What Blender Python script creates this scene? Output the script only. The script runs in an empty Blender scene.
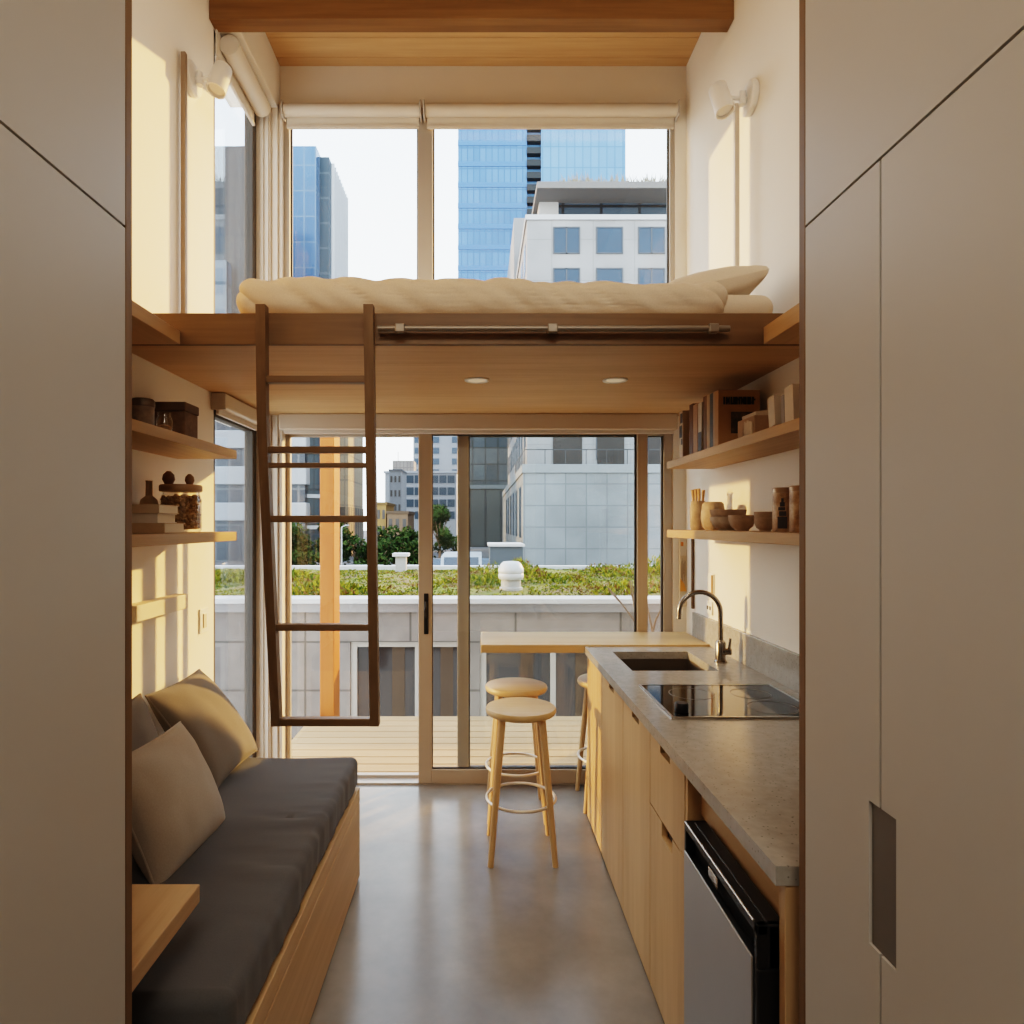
import bpy, bmesh, math, random
from mathutils import Vector, Matrix, noise
random.seed(7)
PI = math.pi
scn = bpy.context.scene
COL = scn.collection
F, VX, VY, EYE = 640.0, 479.0, 525.0, 1.6
WL, WR, YG, ZC = -1.36, 1.285, 3.97, 4.447      # left wall, right wall, far wall, ceiling
LB, LT = 2.273, 2.39                            # loft underside and top

def at(px, py, Y):
    return Vector(((px - VX) * Y / F, Y, EYE - (py - VY) * Y / F))

# ------------------------------------------------------------------ materials
MATS = {}
OUT = [1.0]          # albedo scale darkening outdoor surfaces to offset the brighter sky
def sc(c): return tuple(x * OUT[0] for x in c)
def _nt(name):
    m = bpy.data.materials.new(name); m.use_nodes = True
    nt = m.node_tree
    return m, nt, nt.nodes['Principled BSDF']
def _n(nt, t, **kw):
    n = nt.nodes.new(t)
    for k, v in kw.items():
        if k in n.inputs: n.inputs[k].default_value = v
        else: setattr(n, k, v)
    return n
def c4(c): return (c[0], c[1], c[2], 1)

def plain(name, col, rough=.5, metal=0, var=.08, scale=6, bump=0, bscale=80, spec=.5, coat=0, emit=0):
    if name in MATS: return MATS[name]
    col = sc(col)
    m, nt, b = _nt(name)
    b.inputs['Roughness'].default_value = rough
    b.inputs['Metallic'].default_value = metal
    b.inputs['Specular IOR Level'].default_value = spec
    b.inputs['Coat Weight'].default_value = coat
    tc = _n(nt, 'ShaderNodeTexCoord')
    ns = _n(nt, 'ShaderNodeTexNoise', Scale=scale, Detail=4)
    nt.links.new(tc.outputs['Object'], ns.inputs['Vector'])
    mx = _n(nt, 'ShaderNodeMix', data_type='RGBA')
    mx.inputs[6].default_value = c4([x * (1 - var) for x in col])
    mx.inputs[7].default_value = c4([min(1, x * (1 + var)) for x in col])
    nt.links.new(ns.outputs['Fac'], mx.inputs[0])
    nt.links.new(mx.outputs[2], b.inputs['Base Color'])
    if emit:
        b.inputs['Emission Color'].default_value = c4(col); b.inputs['Emission Strength'].default_value = emit
    if bump:
        n2 = _n(nt, 'ShaderNodeTexNoise', Scale=bscale, Detail=3)
        nt.links.new(tc.outputs['Object'], n2.inputs['Vector'])
        bp = _n(nt, 'ShaderNodeBump', Strength=bump, Distance=.002)
        nt.links.new(n2.outputs['Fac'], bp.inputs['Height'])
        nt.links.new(bp.outputs['Normal'], b.inputs['Normal'])
    MATS[name] = m
    return m

def wood(kind, axis):
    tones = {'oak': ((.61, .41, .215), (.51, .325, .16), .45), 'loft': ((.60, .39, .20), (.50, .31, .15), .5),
             'fascia': ((.20, .118, .056), (.14, .078, .034), .5), 'ladder': ((.22, .14, .078), (.155, .094, .05), .4),
             'deck': ((.44, .28, .14), (.37, .23, .11), .7), 'bar': ((.62, .44, .23), (.52, .35, .17), .38),
             'post': ((.42, .135, .024), (.34, .10, .017), .6), 'shelf': ((.50, .32, .15), (.39, .24, .10), .5),
             'beam': ((.25, .135, .05), (.17, .088, .03), .55), 'edge': ((.21, .125, .06), (.155, .088, .04), .5),
             'bench': ((.60, .415, .23), (.50, .33, .17), .5), 'table': ((.56, .385, .22), (.43, .28, .15), .4)}
    key = 'wood_%s_%s' % (kind, axis)
    if key in MATS: return MATS[key]
    a, d, rough = tones[kind]
    m, nt, b = _nt(key)
    b.inputs['Roughness'].default_value = rough
    b.inputs['Specular IOR Level'].default_value = .4
    tc = _n(nt, 'ShaderNodeTexCoord')
    mp = _n(nt, 'ShaderNodeMapping')
    s = [38.0, 38.0, 38.0]; s['xyz'.index(axis)] = 1.6
    mp.inputs['Scale'].default_value = s
    nt.links.new(tc.outputs['Object'], mp.inputs['Vector'])
    n1 = _n(nt, 'ShaderNodeTexNoise', Scale=1.0, Detail=5, Roughness=.6, Distortion=.4)
    nt.links.new(mp.outputs['Vector'], n1.inputs['Vector'])
    mp2 = _n(nt, 'ShaderNodeMapping')
    s2 = [7.0, 7.0, 7.0]; s2['xyz'.index(axis)] = .8
    mp2.inputs['Scale'].default_value = s2
    nt.links.new(tc.outputs['Object'], mp2.inputs['Vector'])
    n2 = _n(nt, 'ShaderNodeTexNoise', Scale=1.0, Detail=3)
    nt.links.new(mp2.outputs['Vector'], n2.inputs['Vector'])
    ad = _n(nt, 'ShaderNodeMath', operation='ADD')
    nt.links.new(n1.outputs['Fac'], ad.inputs[0]); nt.links.new(n2.outputs['Fac'], ad.inputs[1])
    rp = _n(nt, 'ShaderNodeValToRGB')
    rp.color_ramp.elements[0].position = .78; rp.color_ramp.elements[0].color = c4(d)
    rp.color_ramp.elements[1].position = 1.22; rp.color_ramp.elements[1].color = c4(a)
    nt.links.new(ad.outputs[0], rp.inputs['Fac'])
    # the ramp input is clamped to 0..1, so halve the sum
    hf = _n(nt, 'ShaderNodeMath', operation='MULTIPLY'); hf.inputs[1].default_value = .5
    nt.links.new(ad.outputs[0], hf.inputs[0]); nt.links.new(hf.outputs[0], rp.inputs['Fac'])
    rp.color_ramp.elements[0].position = .38; rp.color_ramp.elements[1].position = .62
    nt.links.new(rp.outputs['Color'], b.inputs['Base Color'])
    bp = _n(nt, 'ShaderNodeBump', Strength=.12, Distance=.002)
    nt.links.new(n1.outputs['Fac'], bp.inputs['Height'])
    nt.links.new(bp.outputs['Normal'], b.inputs['Normal'])
    MATS[key] = m
    return m

def grid(name, col, col2, line, w, h, ms, rough=.6, metal=0, off=0, spec=.5, var=0):
    """panel / curtain-wall grid on vertical faces (u = x + y, v = z)"""
    if name in MATS: return MATS[name]
    col, col2, line = sc(col), sc(col2), sc(line)
    m, nt, b = _nt(name)
    b.inputs['Roughness'].default_value = rough; b.inputs['Metallic'].default_value = metal
    b.inputs['Specular IOR Level'].default_value = spec
    tc = _n(nt, 'ShaderNodeTexCoord')
    sp = _n(nt, 'ShaderNodeSeparateXYZ'); nt.links.new(tc.outputs['Object'], sp.inputs[0])
    ad = _n(nt, 'ShaderNodeMath', operation='ADD')
    nt.links.new(sp.outputs[0], ad.inputs[0]); nt.links.new(sp.outputs[1], ad.inputs[1])
    cb = _n(nt, 'ShaderNodeCombineXYZ')
    nt.links.new(ad.outputs[0], cb.inputs[0]); nt.links.new(sp.outputs[2], cb.inputs[1])
    br = _n(nt, 'ShaderNodeTexBrick', Scale=1.0)
    br.offset = off; br.squash = 1
    br.inputs['Color1'].default_value = c4(col); br.inputs['Color2'].default_value = c4(col2)
    br.inputs['Mortar'].default_value = c4(line)
    br.inputs['Brick Width'].default_value = w; br.inputs['Row Height'].default_value = h
    br.inputs['Mortar Size'].default_value = ms; br.inputs['Mortar Smooth'].default_value = .1
    nt.links.new(cb.outputs[0], br.inputs['Vector'])
    out = br.outputs['Color']
    if var:
        ns = _n(nt, 'ShaderNodeTexNoise', Scale=var, Detail=5)
        nt.links.new(tc.outputs['Object'], ns.inputs['Vector'])
        mr = _n(nt, 'ShaderNodeMapRange'); mr.inputs[1].default_value = .3; mr.inputs[2].default_value = .7
        mr.inputs[3].default_value = .82; mr.inputs[4].default_value = 1.12
        nt.links.new(ns.outputs['Fac'], mr.inputs[0])
        mu = _n(nt, 'ShaderNodeMix', data_type='RGBA', blend_type='MULTIPLY'); mu.inputs[0].default_value = 1
        nt.links.new(out, mu.inputs[6]); nt.links.new(mr.outputs[0], mu.inputs[7])
        out = mu.outputs[2]
    nt.links.new(out, b.inputs['Base Color'])
    MATS[name] = m
    return m

def fabric(name, col, var=.12, weave=900, bump=.25, rough=.92):
    if name in MATS: return MATS[name]
    m, nt, b = _nt(name)
    b.inputs['Roughness'].default_value = rough
    b.inputs['Specular IOR Level'].default_value = .15
    b.inputs['Sheen Weight'].default_value = .15
    tc = _n(nt, 'ShaderNodeTexCoord')
    n1 = _n(nt, 'ShaderNodeTexNoise', Scale=weave * .4, Detail=2)
    nt.links.new(tc.outputs['Object'], n1.inputs['Vector'])
    mx = _n(nt, 'ShaderNodeMix', data_type='RGBA')
    mx.inputs[6].default_value = c4([x * (1 - var) for x in col]); mx.inputs[7].default_value = c4([min(1, x * (1 + var)) for x in col])
    nt.links.new(n1.outputs['Fac'], mx.inputs[0]); nt.links.new(mx.outputs[2], b.inputs['Base Color'])
    bp = _n(nt, 'ShaderNodeBump', Strength=bump, Distance=.001)
    nt.links.new(n1.outputs['Fac'], bp.inputs['Height']); nt.links.new(bp.outputs['Normal'], b.inputs['Normal'])
    MATS[name] = m
    return m

def glass(name='glass_pane', tint=(.97, .985, .98), ior=1.45, rough=0):
    if name in MATS: return MATS[name]
    m = bpy.data.materials.new(name); m.use_nodes = True
    nt = m.node_tree; nt.nodes.clear()
    out = nt.nodes.new('ShaderNodeOutputMaterial')
    mix = nt.nodes.new('ShaderNodeMixShader'); lw = _n(nt, 'ShaderNodeLayerWeight', Blend=.5)
    pw = _n(nt, 'ShaderNodeMath', operation='POWER'); pw.inputs[1].default_value = 5
    f0 = ((ior - 1) / (ior + 1)) ** 2
    fr = _n(nt, 'ShaderNodeMath', operation='MULTIPLY_ADD'); fr.inputs[1].default_value = 1 - f0; fr.inputs[2].default_value = f0
    nt.links.new(lw.outputs['Facing'], pw.inputs[0]); nt.links.new(pw.outputs[0], fr.inputs[0])
    tr = nt.nodes.new('ShaderNodeBsdfTransparent'); tr.inputs[0].default_value = c4(tint)
    gl = nt.nodes.new('ShaderNodeBsdfGlossy'); gl.inputs['Roughness'].default_value = rough
    nt.links.new(fr.outputs[0], mix.inputs[0]); nt.links.new(tr.outputs[0], mix.inputs[1]); nt.links.new(gl.outputs[0], mix.inputs[2])
    nt.links.new(mix.outputs[0], out.inputs[0])
    MATS[name] = m
    return m

def mottled(name, cols, scale, rough=.6, detail=6, bump=0, spec=.5, coat=0, dots=None):
    """noise ramp between several colours; dots=(colour, scale, size) sprinkles voronoi specks"""
    if name in MATS: return MATS[name]
    cols = [sc(c) for c in cols]
    m, nt, b = _nt(name)
    b.inputs['Roughness'].default_value = rough; b.inputs['Specular IOR Level'].default_value = spec
    b.inputs['Coat Weight'].default_value = coat
    tc = _n(nt, 'ShaderNodeTexCoord')
    ns = _n(nt, 'ShaderNodeTexNoise', Scale=scale, Detail=detail, Roughness=.62)
    nt.links.new(tc.outputs['Object'], ns.inputs['Vector'])
    rp = _n(nt, 'ShaderNodeValToRGB')
    el = rp.color_ramp.elements
    n = len(cols)
    el[0].position = .3; el[0].color = c4(cols[0]); el[1].position = .7; el[1].color = c4(cols[-1])
    for i in range(1, n - 1):
        e = el.new(.3 + .4 * i / (n - 1)); e.color = c4(cols[i])
    nt.links.new(ns.outputs['Fac'], rp.inputs['Fac'])
    out = rp.outputs['Color']
    if dots:
        v = _n(nt, 'ShaderNodeTexVoronoi', Scale=dots[1]); nt.links.new(tc.outputs['Object'], v.inputs['Vector'])
        lt = _n(nt, 'ShaderNodeMath', operation='LESS_THAN'); lt.inputs[1].default_value = dots[2]
        nt.links.new(v.outputs['Distance'], lt.inputs[0])
        mx = _n(nt, 'ShaderNodeMix', data_type='RGBA'); mx.inputs[7].default_value = c4(dots[0])
        ml = _n(nt, 'ShaderNodeMath', operation='MULTIPLY'); ml.inputs[1].default_value = .6
        nt.links.new(lt.outputs[0], ml.inputs[0]); nt.links.new(ml.outputs[0], mx.inputs[0])
        nt.links.new(out, mx.inputs[6]); out = mx.outputs[2]
    nt.links.new(out, b.inputs['Base Color'])
    if bump:
        bp = _n(nt, 'ShaderNodeBump', Strength=bump, Distance=.01)
        nt.links.new(ns.outputs['Fac'], bp.inputs['Height']); nt.links.new(bp.outputs['Normal'], b.inputs['Normal'])
    MATS[name] = m
    return m

# ------------------------------------------------------------------ mesh builder
ORIGIN = {}
class MB:
    def __init__(self): self.v, self.f, self.s, self.m, self.mi = [], [], [], [], 0
    def raw(self, vs, fs, smooth=False):
        o = len(self.v); self.v += [Vector(p) for p in vs]
        for f in fs:
            self.f.append([i + o for i in f]); self.s.append(smooth); self.m.append(self.mi)
        return self
    def box(self, x0, x1, y0, y1, z0, z1, bev=0, seg=2, rot=None, piv=None):
        if bev <= 0:
            vs = [Vector(p) for p in [(x0,y0,z0),(x1,y0,z0),(x1,y1,z0),(x0,y1,z0),(x0,y0,z1),(x1,y0,z1),(x1,y1,z1),(x0,y1,z1)]]
            fs = [(0,3,2,1),(4,5,6,7),(0,1,5,4),(1,2,6,5),(2,3,7,6),(3,0,4,7)]
        else:
            bm = bmesh.new(); bmesh.ops.create_cube(bm, size=1)
            for v in bm.verts:
                v.co = Vector((x0 + (v.co.x + .5) * (x1 - x0), y0 + (v.co.y + .5) * (y1 - y0), z0 + (v.co.z + .5) * (z1 - z0)))
            bmesh.ops.bevel(bm, geom=bm.edges[:], offset=bev, segments=seg, profile=.5, affect='EDGES')
            bm.verts.index_update()
            vs = [v.co.copy() for v in bm.verts]; fs = [[v.index for v in f.verts] for f in bm.faces]; bm.free()
        if rot is not None:
            p = Vector(piv) if piv is not None else Vector(((x0+x1)/2, (y0+y1)/2, (z0+z1)/2))
            vs = [rot @ (v - p) + p for v in vs]
        return self.raw(vs, fs)
    def tube(self, pts, r, n=12, closed=False, caps=True):
        pts = [Vector(p) for p in pts]; k = len(pts)
        rs = r if isinstance(r, (list, tuple)) else [r] * k
        vs, fs = [], []
        up = None
        for i in range(k):
            if closed: t = (pts[(i+1) % k] - pts[i-1]).normalized()
            else: t = (pts[min(i+1, k-1)] - pts[max(i-1, 0)]).normalized()
            if up is None:
                up = Vector((0,0,1)) if abs(t.z) < .9 else Vector((1,0,0))
            a = (up - t * up.dot(t)).normalized(); bb = t.cross(a); up = a
            for j in range(n):
                th = 2 * PI * j / n
                vs.append(pts[i] + (a * math.cos(th) + bb * math.sin(th)) * rs[i])
        for i in range(k if closed else k - 1):
            for j in range(n):
                i2 = (i + 1) % k
                fs.append((i*n+j, i*n+(j+1) % n, i2*n+(j+1) % n, i2*n+j))
        self.raw(vs, fs, True)
        if caps and not closed:
            o = len(self.v) - len(vs)
            for fc in (list(range(n))[::-1], [(k-1)*n + j for j in range(n)]):
                self.f.append([i + o for i in fc]); self.s.append(False); self.m.append(self.mi)
        return self
    def lathe(self, c, prof, n=28, axis=None, caps=True):
        c = Vector(c); vs, fs = [], []
        q = Vector((0,0,1)).rotation_difference(Vector(axis).normalized()) if axis is not None else None
        for (r, z) in prof:
            for j in range(n):
                th = 2 * PI * j / n
                p = Vector((r * math.cos(th), r * math.sin(th), z))
                vs.append(c + (q @ p if q else p))
        for i in range(len(prof) - 1):
            for j in range(n):
                fs.append((i*n+j, i*n+(j+1) % n, (i+1)*n+(j+1) % n, (i+1)*n+j))
        self.raw(vs, fs, True)
        o = len(self.v) - len(vs); k = len(prof)
        if not caps: return self
        if prof[0][0] > 1e-6: self.f.append([o + j for j in range(n)][::-1]); self.s.append(False); self.m.append(self.mi)
        if prof[-1][0] > 1e-6: self.f.append([o + (k-1)*n + j for j in range(n)]); self.s.append(False); self.m.append(self.mi)
        return self
    def prism(self, poly, axis, a, b):
        """poly: 2D points in the two other axes (in xyz order); extruded along axis from a to b"""
        n = len(poly)
        def P(u, v, w):
            return {'x': (w, u, v), 'y': (u, w, v), 'z': (u, v, w)}[axis]
        vs = [P(u, v, a) for u, v in poly] + [P(u, v, b) for u, v in poly]
        fs = [list(range(n)), list(range(2*n - 1, n - 1, -1))] + [(i, i + n, (i+1) % n + n, (i+1) % n) for i in range(n)]
        return self.raw(vs, fs)
    def build(self, name, mat, parent=None, label=None, cat=None, group=None, kind=None, sharp=40):
        mats = mat if isinstance(mat, (list, tuple)) else [mat]
        if parent is not None: org = ORIGIN[parent]
        else:
            xs = [p.x for p in self.v]; ys = [p.y for p in self.v]; zs = [p.z for p in self.v]
            org = Vector(((min(xs)+max(xs))/2, (min(ys)+max(ys))/2, min(zs)))
        me = bpy.data.meshes.new(name)
        me.from_pydata([tuple(p - org) for p in self.v], [], self.f)
        me.polygons.foreach_set('use_smooth', self.s); me.polygons.foreach_set('material_index', self.m)
        for m in mats: me.materials.append(m)
        bm = bmesh.new(); bm.from_mesh(me); bmesh.ops.recalc_face_normals(bm, faces=bm.faces[:])
        for e in bm.edges:
            if len(e.link_faces) == 2 and e.calc_face_angle(0) > math.radians(sharp): e.smooth = False
        bm.to_mesh(me); bm.free(); me.update()
        o = bpy.data.objects.new(name, me); COL.objects.link(o)
        ORIGIN[o] = org
        if parent is not None: o.parent = parent
        else: o.location = org
        return tag(o, label, cat, group, kind)

def tag(o, label=None, cat=None, group=None, kind=None):
    if label: o['label'] = label
    if cat: o['category'] = cat
    if group: o['group'] = group
    if kind: o['kind'] = kind
    return o
def thing(name, loc, label, cat, group=None, kind=None):
    o = bpy.data.objects.new(name, None); COL.objects.link(o); o.empty_display_size = .05
    o.location = loc; ORIGIN[o] = Vector(loc)
    return tag(o, label, cat, group, kind)
def dup(o, delta=(0,0,0), label=None, parent=None):
    c = o.copy(); COL.objects.link(c)
    if parent is not None: c.parent = parent
    else:
        c.location = Vector(o.location) + Vector(delta)
        if label: c['label'] = label
    for ch in [x for x in o.children]: dup(ch, parent=c)
    return c
def B(*a, **k): return MB().box(*a, **k)

# ------------------------------------------------------------------ common materials
M_WALL = plain('white_plaster', (.84, .785, .70), .85, var=.02, bump=.05, bscale=120, spec=.2)
M_CAB = plain('greige_laminate', (.49, .465, .43), .42, var=.02, scale=3, spec=.4)
M_CABEDGE = wood('edge', 'z')
M_ALU = plain('bronze_aluminium', (.46, .405, .34), .38, metal=.35, var=.03)
M_ALUD = plain('dark_gasket', (.05, .045, .04), .5)
M_BLIND = plain('blind_fabric', (.66, .59, .50), .9, var=.03, bump=.1, bscale=300, spec=.1)
M_WHITE = plain('white_enamel', (.82, .79, .74), .4, var=.01)
M_STEEL = plain('brushed_steel', (.55, .53, .50), .28, metal=1, var=.05)
M_DKSTEEL = plain('gunmetal_steel', (.30, .27, .24), .25, metal=1, var=.05)
M_BLACK = plain('black_plastic', (.012, .012, .013), .35)
M_GLASS = glass()
M_DARKIN = plain('carcass_painted_shade', (.05, .028, .014), .8)  # dark carcass colour stands in for shade behind the door notches
M_CONC = mottled('polished_concrete_floor', [(.185,.165,.138), (.24,.215,.182), (.295,.268,.23)], 2.2, .22, 8, spec=.5)
M_STONE = mottled('grey_quartz_stone', [(.33,.31,.28), (.37,.35,.315), (.41,.385,.35)], 30, .2, 4, spec=.5, dots=((.12,.11,.10), 70, .16))

# ------------------------------------------------------------------ room shell
B(-1.5, 1.42, -1.7, 4.06, -.12, 0).build('floor', M_CONC, kind='structure')
wl = MB()
wl.box(-1.52, WL, -1.7, 3.28, 0, ZC)
wl.box(-1.52, WL, 3.28, 3.91, 4.15, ZC)
wl.box(-1.52, WL, 3.28, 3.91, 2.2, LT - .01)
wl.box(-1.52, WL, 3.28, 3.91, 0, .03)
wl.box(-1.405, WL, 3.91, 4.08, 0, ZC)
wl.build('wall_left', M_WALL, kind='structure')
B(WR, 1.42, -1.7, 4.08, 0, ZC).build('wall_right', M_WALL, kind='structure')
wf = MB()
wf.box(WL, WR, YG, 4.08, 4.19, ZC)
wf.box(WL, WR, 3.985, 4.08, 2.18, LT - .01)
wf.box(1.205, WR, YG, 4.08, 0, 2.18); wf.box(1.215, WR, YG, 4.08, LT, 4.19)
wf.build('wall_far', M_WALL, kind='structure')
B(-1.5, 1.42, -1.8, -1.7, 0, ZC).build('wall_back', M_WALL, kind='structure')
# ceiling of wide boards
cb = MB()
cb.box(-1.52, 1.42, -1.8, 4.08, ZC + .012, ZC + .12)
y = -1.7
while y < 4.05:
    cb.box(WL, WR, y, min(y + .157, 4.05), ZC, ZC + .02, bev=.003, seg=1); y += .16
cb.build('ceiling', wood('loft', 'x'), kind='structure')
# bulkhead over the side window and stepped corner post
B(-1.359, -1.235, 3.32, YG - .001, 4.16, ZC - .001).build('trim_1', M_WALL, kind='structure')
cp = MB()
cp.box(WL + .001, -1.275, 3.91, 4.07, 0, 4.19); cp.box(-1.275, -1.235, 3.925, 4.07, 0, 4.19, bev=.004); cp.box(-1.235, -1.212, 3.94, 4.07, 0, 4.19, bev=.003)
cp.box(-1.335, -1.315, 3.90, 3.92, 0, 4.15); cp.box(-1.30, -1.285, 3.90, 3.92, 0, 4.15)
cp.build('trim_2', plain('warm_window_jamb', (.70, .62, .52), .6, var=.03), kind='structure')

# ------------------------------------------------------------------ windows and door
def frame_rect(mb, x0, x1, z0, z1, y0, y1, wl_, wr_, wb, wt):
    mb.box(x0, x0 + wl_, y0, y1, z0, z1, bev=.003, seg=1); mb.box(x1 - wr_, x1, y0, y1, z0, z1, bev=.003, seg=1)
    if wb: mb.box(x0 + wl_, x1 - wr_, y0, y1, z0, z0 + wb, bev=.002, seg=1)
    if wt: mb.box(x0 + wl_, x1 - wr_, y0, y1, z1 - wt, z1, bev=.002, seg=1)
def win(name, z_or):
    return thing(name, z_or, None, None, kind='structure')
# upper far window
w1 = win('window_1', (0, 4.0, LT))
fr = MB(); frame_rect(fr, -1.212, 1.215, LT, 4.19, 3.975, 4.05, .034, .028, .05, .05)
fr.box(-.382, -.288, 3.972, 4.055, LT + .001, 4.189, bev=.003, seg=1)
fr.build('frame', M_ALU, w1)
B(-1.178, -.382, 4.01, 4.018, LT + .05, 4.14).build('pane', M_GLASS, w1)
B(-.288, 1.187, 4.01, 4.018, LT + .05, 4.14).build('pane', M_GLASS, w1)
gk = MB(); frame_rect(gk, -.29, 1.19, LT + .05, 4.142, 4.004, 4.024, .012, .012, .012, .014); frame_rect(gk, -1.179, -.38, LT + .05, 4.142, 4.004, 4.024, .01, .01, .01, .014); gk.build('gasket', M_ALUD, w1)
# lower fixed glazing to the side of the door
w2 = win('window_2', (-.8, 4.0, 0))
fr = MB(); frame_rect(fr, -1.212, -.36, 0, 2.18, 4.02, 4.06, .024, .02, .03, .025); fr.box(-1.212, 1.205, 3.94, 4.06, 0, .012)
fr.build('frame', M_ALU, w2)
B(-1.188, -.38, 4.035, 4.043, .03, 2.155).build('pane', M_GLASS, w2)
# sliding door
d1 = thing('door_1', (.3, 3.96, 0), None, None, kind='structure')
fr = MB(); frame_rect(fr, -.372, 1.037, .012, 2.17, 3.93, 3.968, .082, .066, .085, .012)
fr.build('frame', plain('warm_aluminium', (.46, .36, .26), .38, metal=.3, var=.03), d1)
gk = MB(); frame_rect(gk, -.292, .972, .096, 2.16, 3.945, 3.958, .008, .014, .01, .01); gk.build('gasket', M_ALUD, d1)
B(-.285, .97, 3.948, 3.955, .1, 2.156).build('pane', M_GLASS, d1)
hd = MB(); hd.box(-.338, -.310, 3.924, 3.932, .93, 1.18, bev=.003); hd.box(-.331, -.317, 3.905, 3.926, 1.03, 1.13, bev=.005); hd.tube([(-.324, 3.912, 1.13), (-.324, 3.90, 1.10), (-.33, 3.897, 1.07)], .008)
hd.build('handle', plain('black_handle', (.03, .026, .022), .35, metal=.6), d1)
# outer panel behind the sliding door
w3 = win('window_3', (.5, 4.0, 0))
fr = MB(); frame_rect(fr, -.135, 1.204, .012, 2.18, 3.985, 4.03, .07, .055, .07, .025)
for x in (-.125, -.105, -.085): fr.box(x, x + .006, 3.978, 3.99, .012, 2.17)
fr.build('frame', M_ALU, w3)
gk = MB(); frame_rect(gk, -.068, 1.152, .08, 2.16, 3.995, 4.02, .012, .014, .012, .01); gk.build('gasket', M_ALUD, w3)
B(-.065, 1.149, 4.006, 4.012, .085, 2.152).build('pane', M_GLASS, w3)
# side windows
def side_window(name, z0, z1):
    w = win(name, (-1.38, 3.58, z0))
    fr = MB()
    fr.box(-1.41, -1.362, 3.28, 3.305, z0, z1, bev=.003, seg=1); fr.box(-1.41, -1.358, 3.845, 3.905, z0, z1, bev=.003, seg=1)
    fr.box(-1.41, -1.366, 3.305, 3.845, z0, z0 + .04); fr.box(-1.41, -1.366, 3.305, 3.845, z1 - .04, z1)
    fr.build('frame', plain('dark_bronze_frame', (.10, .085, .07), .5, metal=0, spec=.2), w)
    B(-1.384, -1.378, 3.305, 3.845, z0 + .04, z1 - .04).build('pane', glass('side_glass', (.90, .93, .95), 1.5), w)
side_window('window_4', .03, 2.2)
side_window('window_5', LT - .01, 4.15)

# ------------------------------------------------------------------ roller blinds
def blind_x(x0, x1, y0, y1, z0, z1, label, group=None):
    t = thing('roller_blind', ((x0+x1)/2, (y0+y1)/2, z0), label, 'blind', group)
    mid = z0 + (z1 - z0) * .42
    MB().tube([(x0 + .012, (y0+y1)/2, (mid+z1)/2), (x1 - .012, (y0+y1)/2, (mid+z1)/2)], (z1 - mid) / 2 - .003, 20).build('fabric_roll', M_BLIND, t)
    B(x0 + .02, x1 - .02, y1 - .022, y1 - .016, z0 + .012, mid + .03).build('fabric', M_BLIND, t)
    B(x0 + .02, x1 - .02, y1 - .030, y1 - .010, z0, z0 + .022, bev=.004).build('bottom_rail', plain('blind_rail', (.62, .54, .45), .5), t)
    for x in (x0, x1 - .01): B(x, x + .01, y0, y1, mid - .01, z1, bev=.003, seg=1).build('bracket', plain('blind_bracket', (.55, .5, .44), .5), t)
blind_x(-1.205, -.352, 3.885, 3.968, 4.044, 4.186, 'cream roller blind rolled up above the narrower upper window pane', 'upper window blinds')
blind_x(-.340, 1.222, 3.885, 3.968, 4.044, 4.186, 'cream roller blind rolled up above the wider upper window pane', 'upper window blinds')
t = thing('roller_blind', (0, 3.92, 2.16), 'long beige blind cassette above the glass door under the loft', 'blind')
B(-1.21, 1.20, 3.86, 3.925, 2.178, 2.272, bev=.006).build('cassette', plain('cassette_beige', (.60, .50, .39), .6, var=.03), t)
B(-1.19, 1.19, 3.895, 3.915, 2.156, 2.18, bev=.004).build('bottom_rail', plain('blind_rail', (.62, .54, .45), .5), t)
def blind_y(y0, y1, x0, x1, z0, z1, label):
    t = thing('roller_blind', ((x0+x1)/2, (y0+y1)/2, z0), label, 'blind')
    B(x0, x1, y0, y1, z0 + .03, z1, bev=.008).build('cassette', M_BLIND, t)
    B(x0 + .012, x0 + .03, y0 + .02, y1 - .02, z0, z0 + .032, bev=.004).build('bottom_rail', plain('blind_rail', (.62, .54, .45), .5), t)
    B(x0, x1, y0 - .008, y0 + .002, z0 + .02, z1, bev=.003).build('end_cap', plain('blind_bracket', (.55, .5, .44), .5), t)
blind_y(3.25, 3.85, WL + .002, -1.285, 2.165, 2.27, 'beige blind cassette over the tall side window below the loft')
t = thing('roller_blind', (-1.3, 3.6, 4.04), 'cream roller blind over the tall side window beside the bed', 'blind')
MB().tube([(-1.30, 3.33, 4.10), (-1.30, 3.84, 4.10)], .052, 24).build('fabric_roll', M_BLIND, t)
B(-1.352, -1.346, 3.285, 3.83, 4.0, 4.148).build('fabric', M_BLIND, t)
B(-1.356, -1.338, 3.285, 3.83, 3.985, 4.005, bev=.004).build('bottom_rail', plain('blind_rail', (.62, .54, .45), .5), t)

# ------------------------------------------------------------------ ceiling beam
bm_ = MB(); bm_.box(WL + .001, WR - .001, 3.22, 3.31, 4.146, ZC - .001, bev=.004)
bm_.build('ceiling_beam', wood('beam', 'x'), None, 'dark timber beam running across the room under the board ceiling', 'beam')

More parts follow.
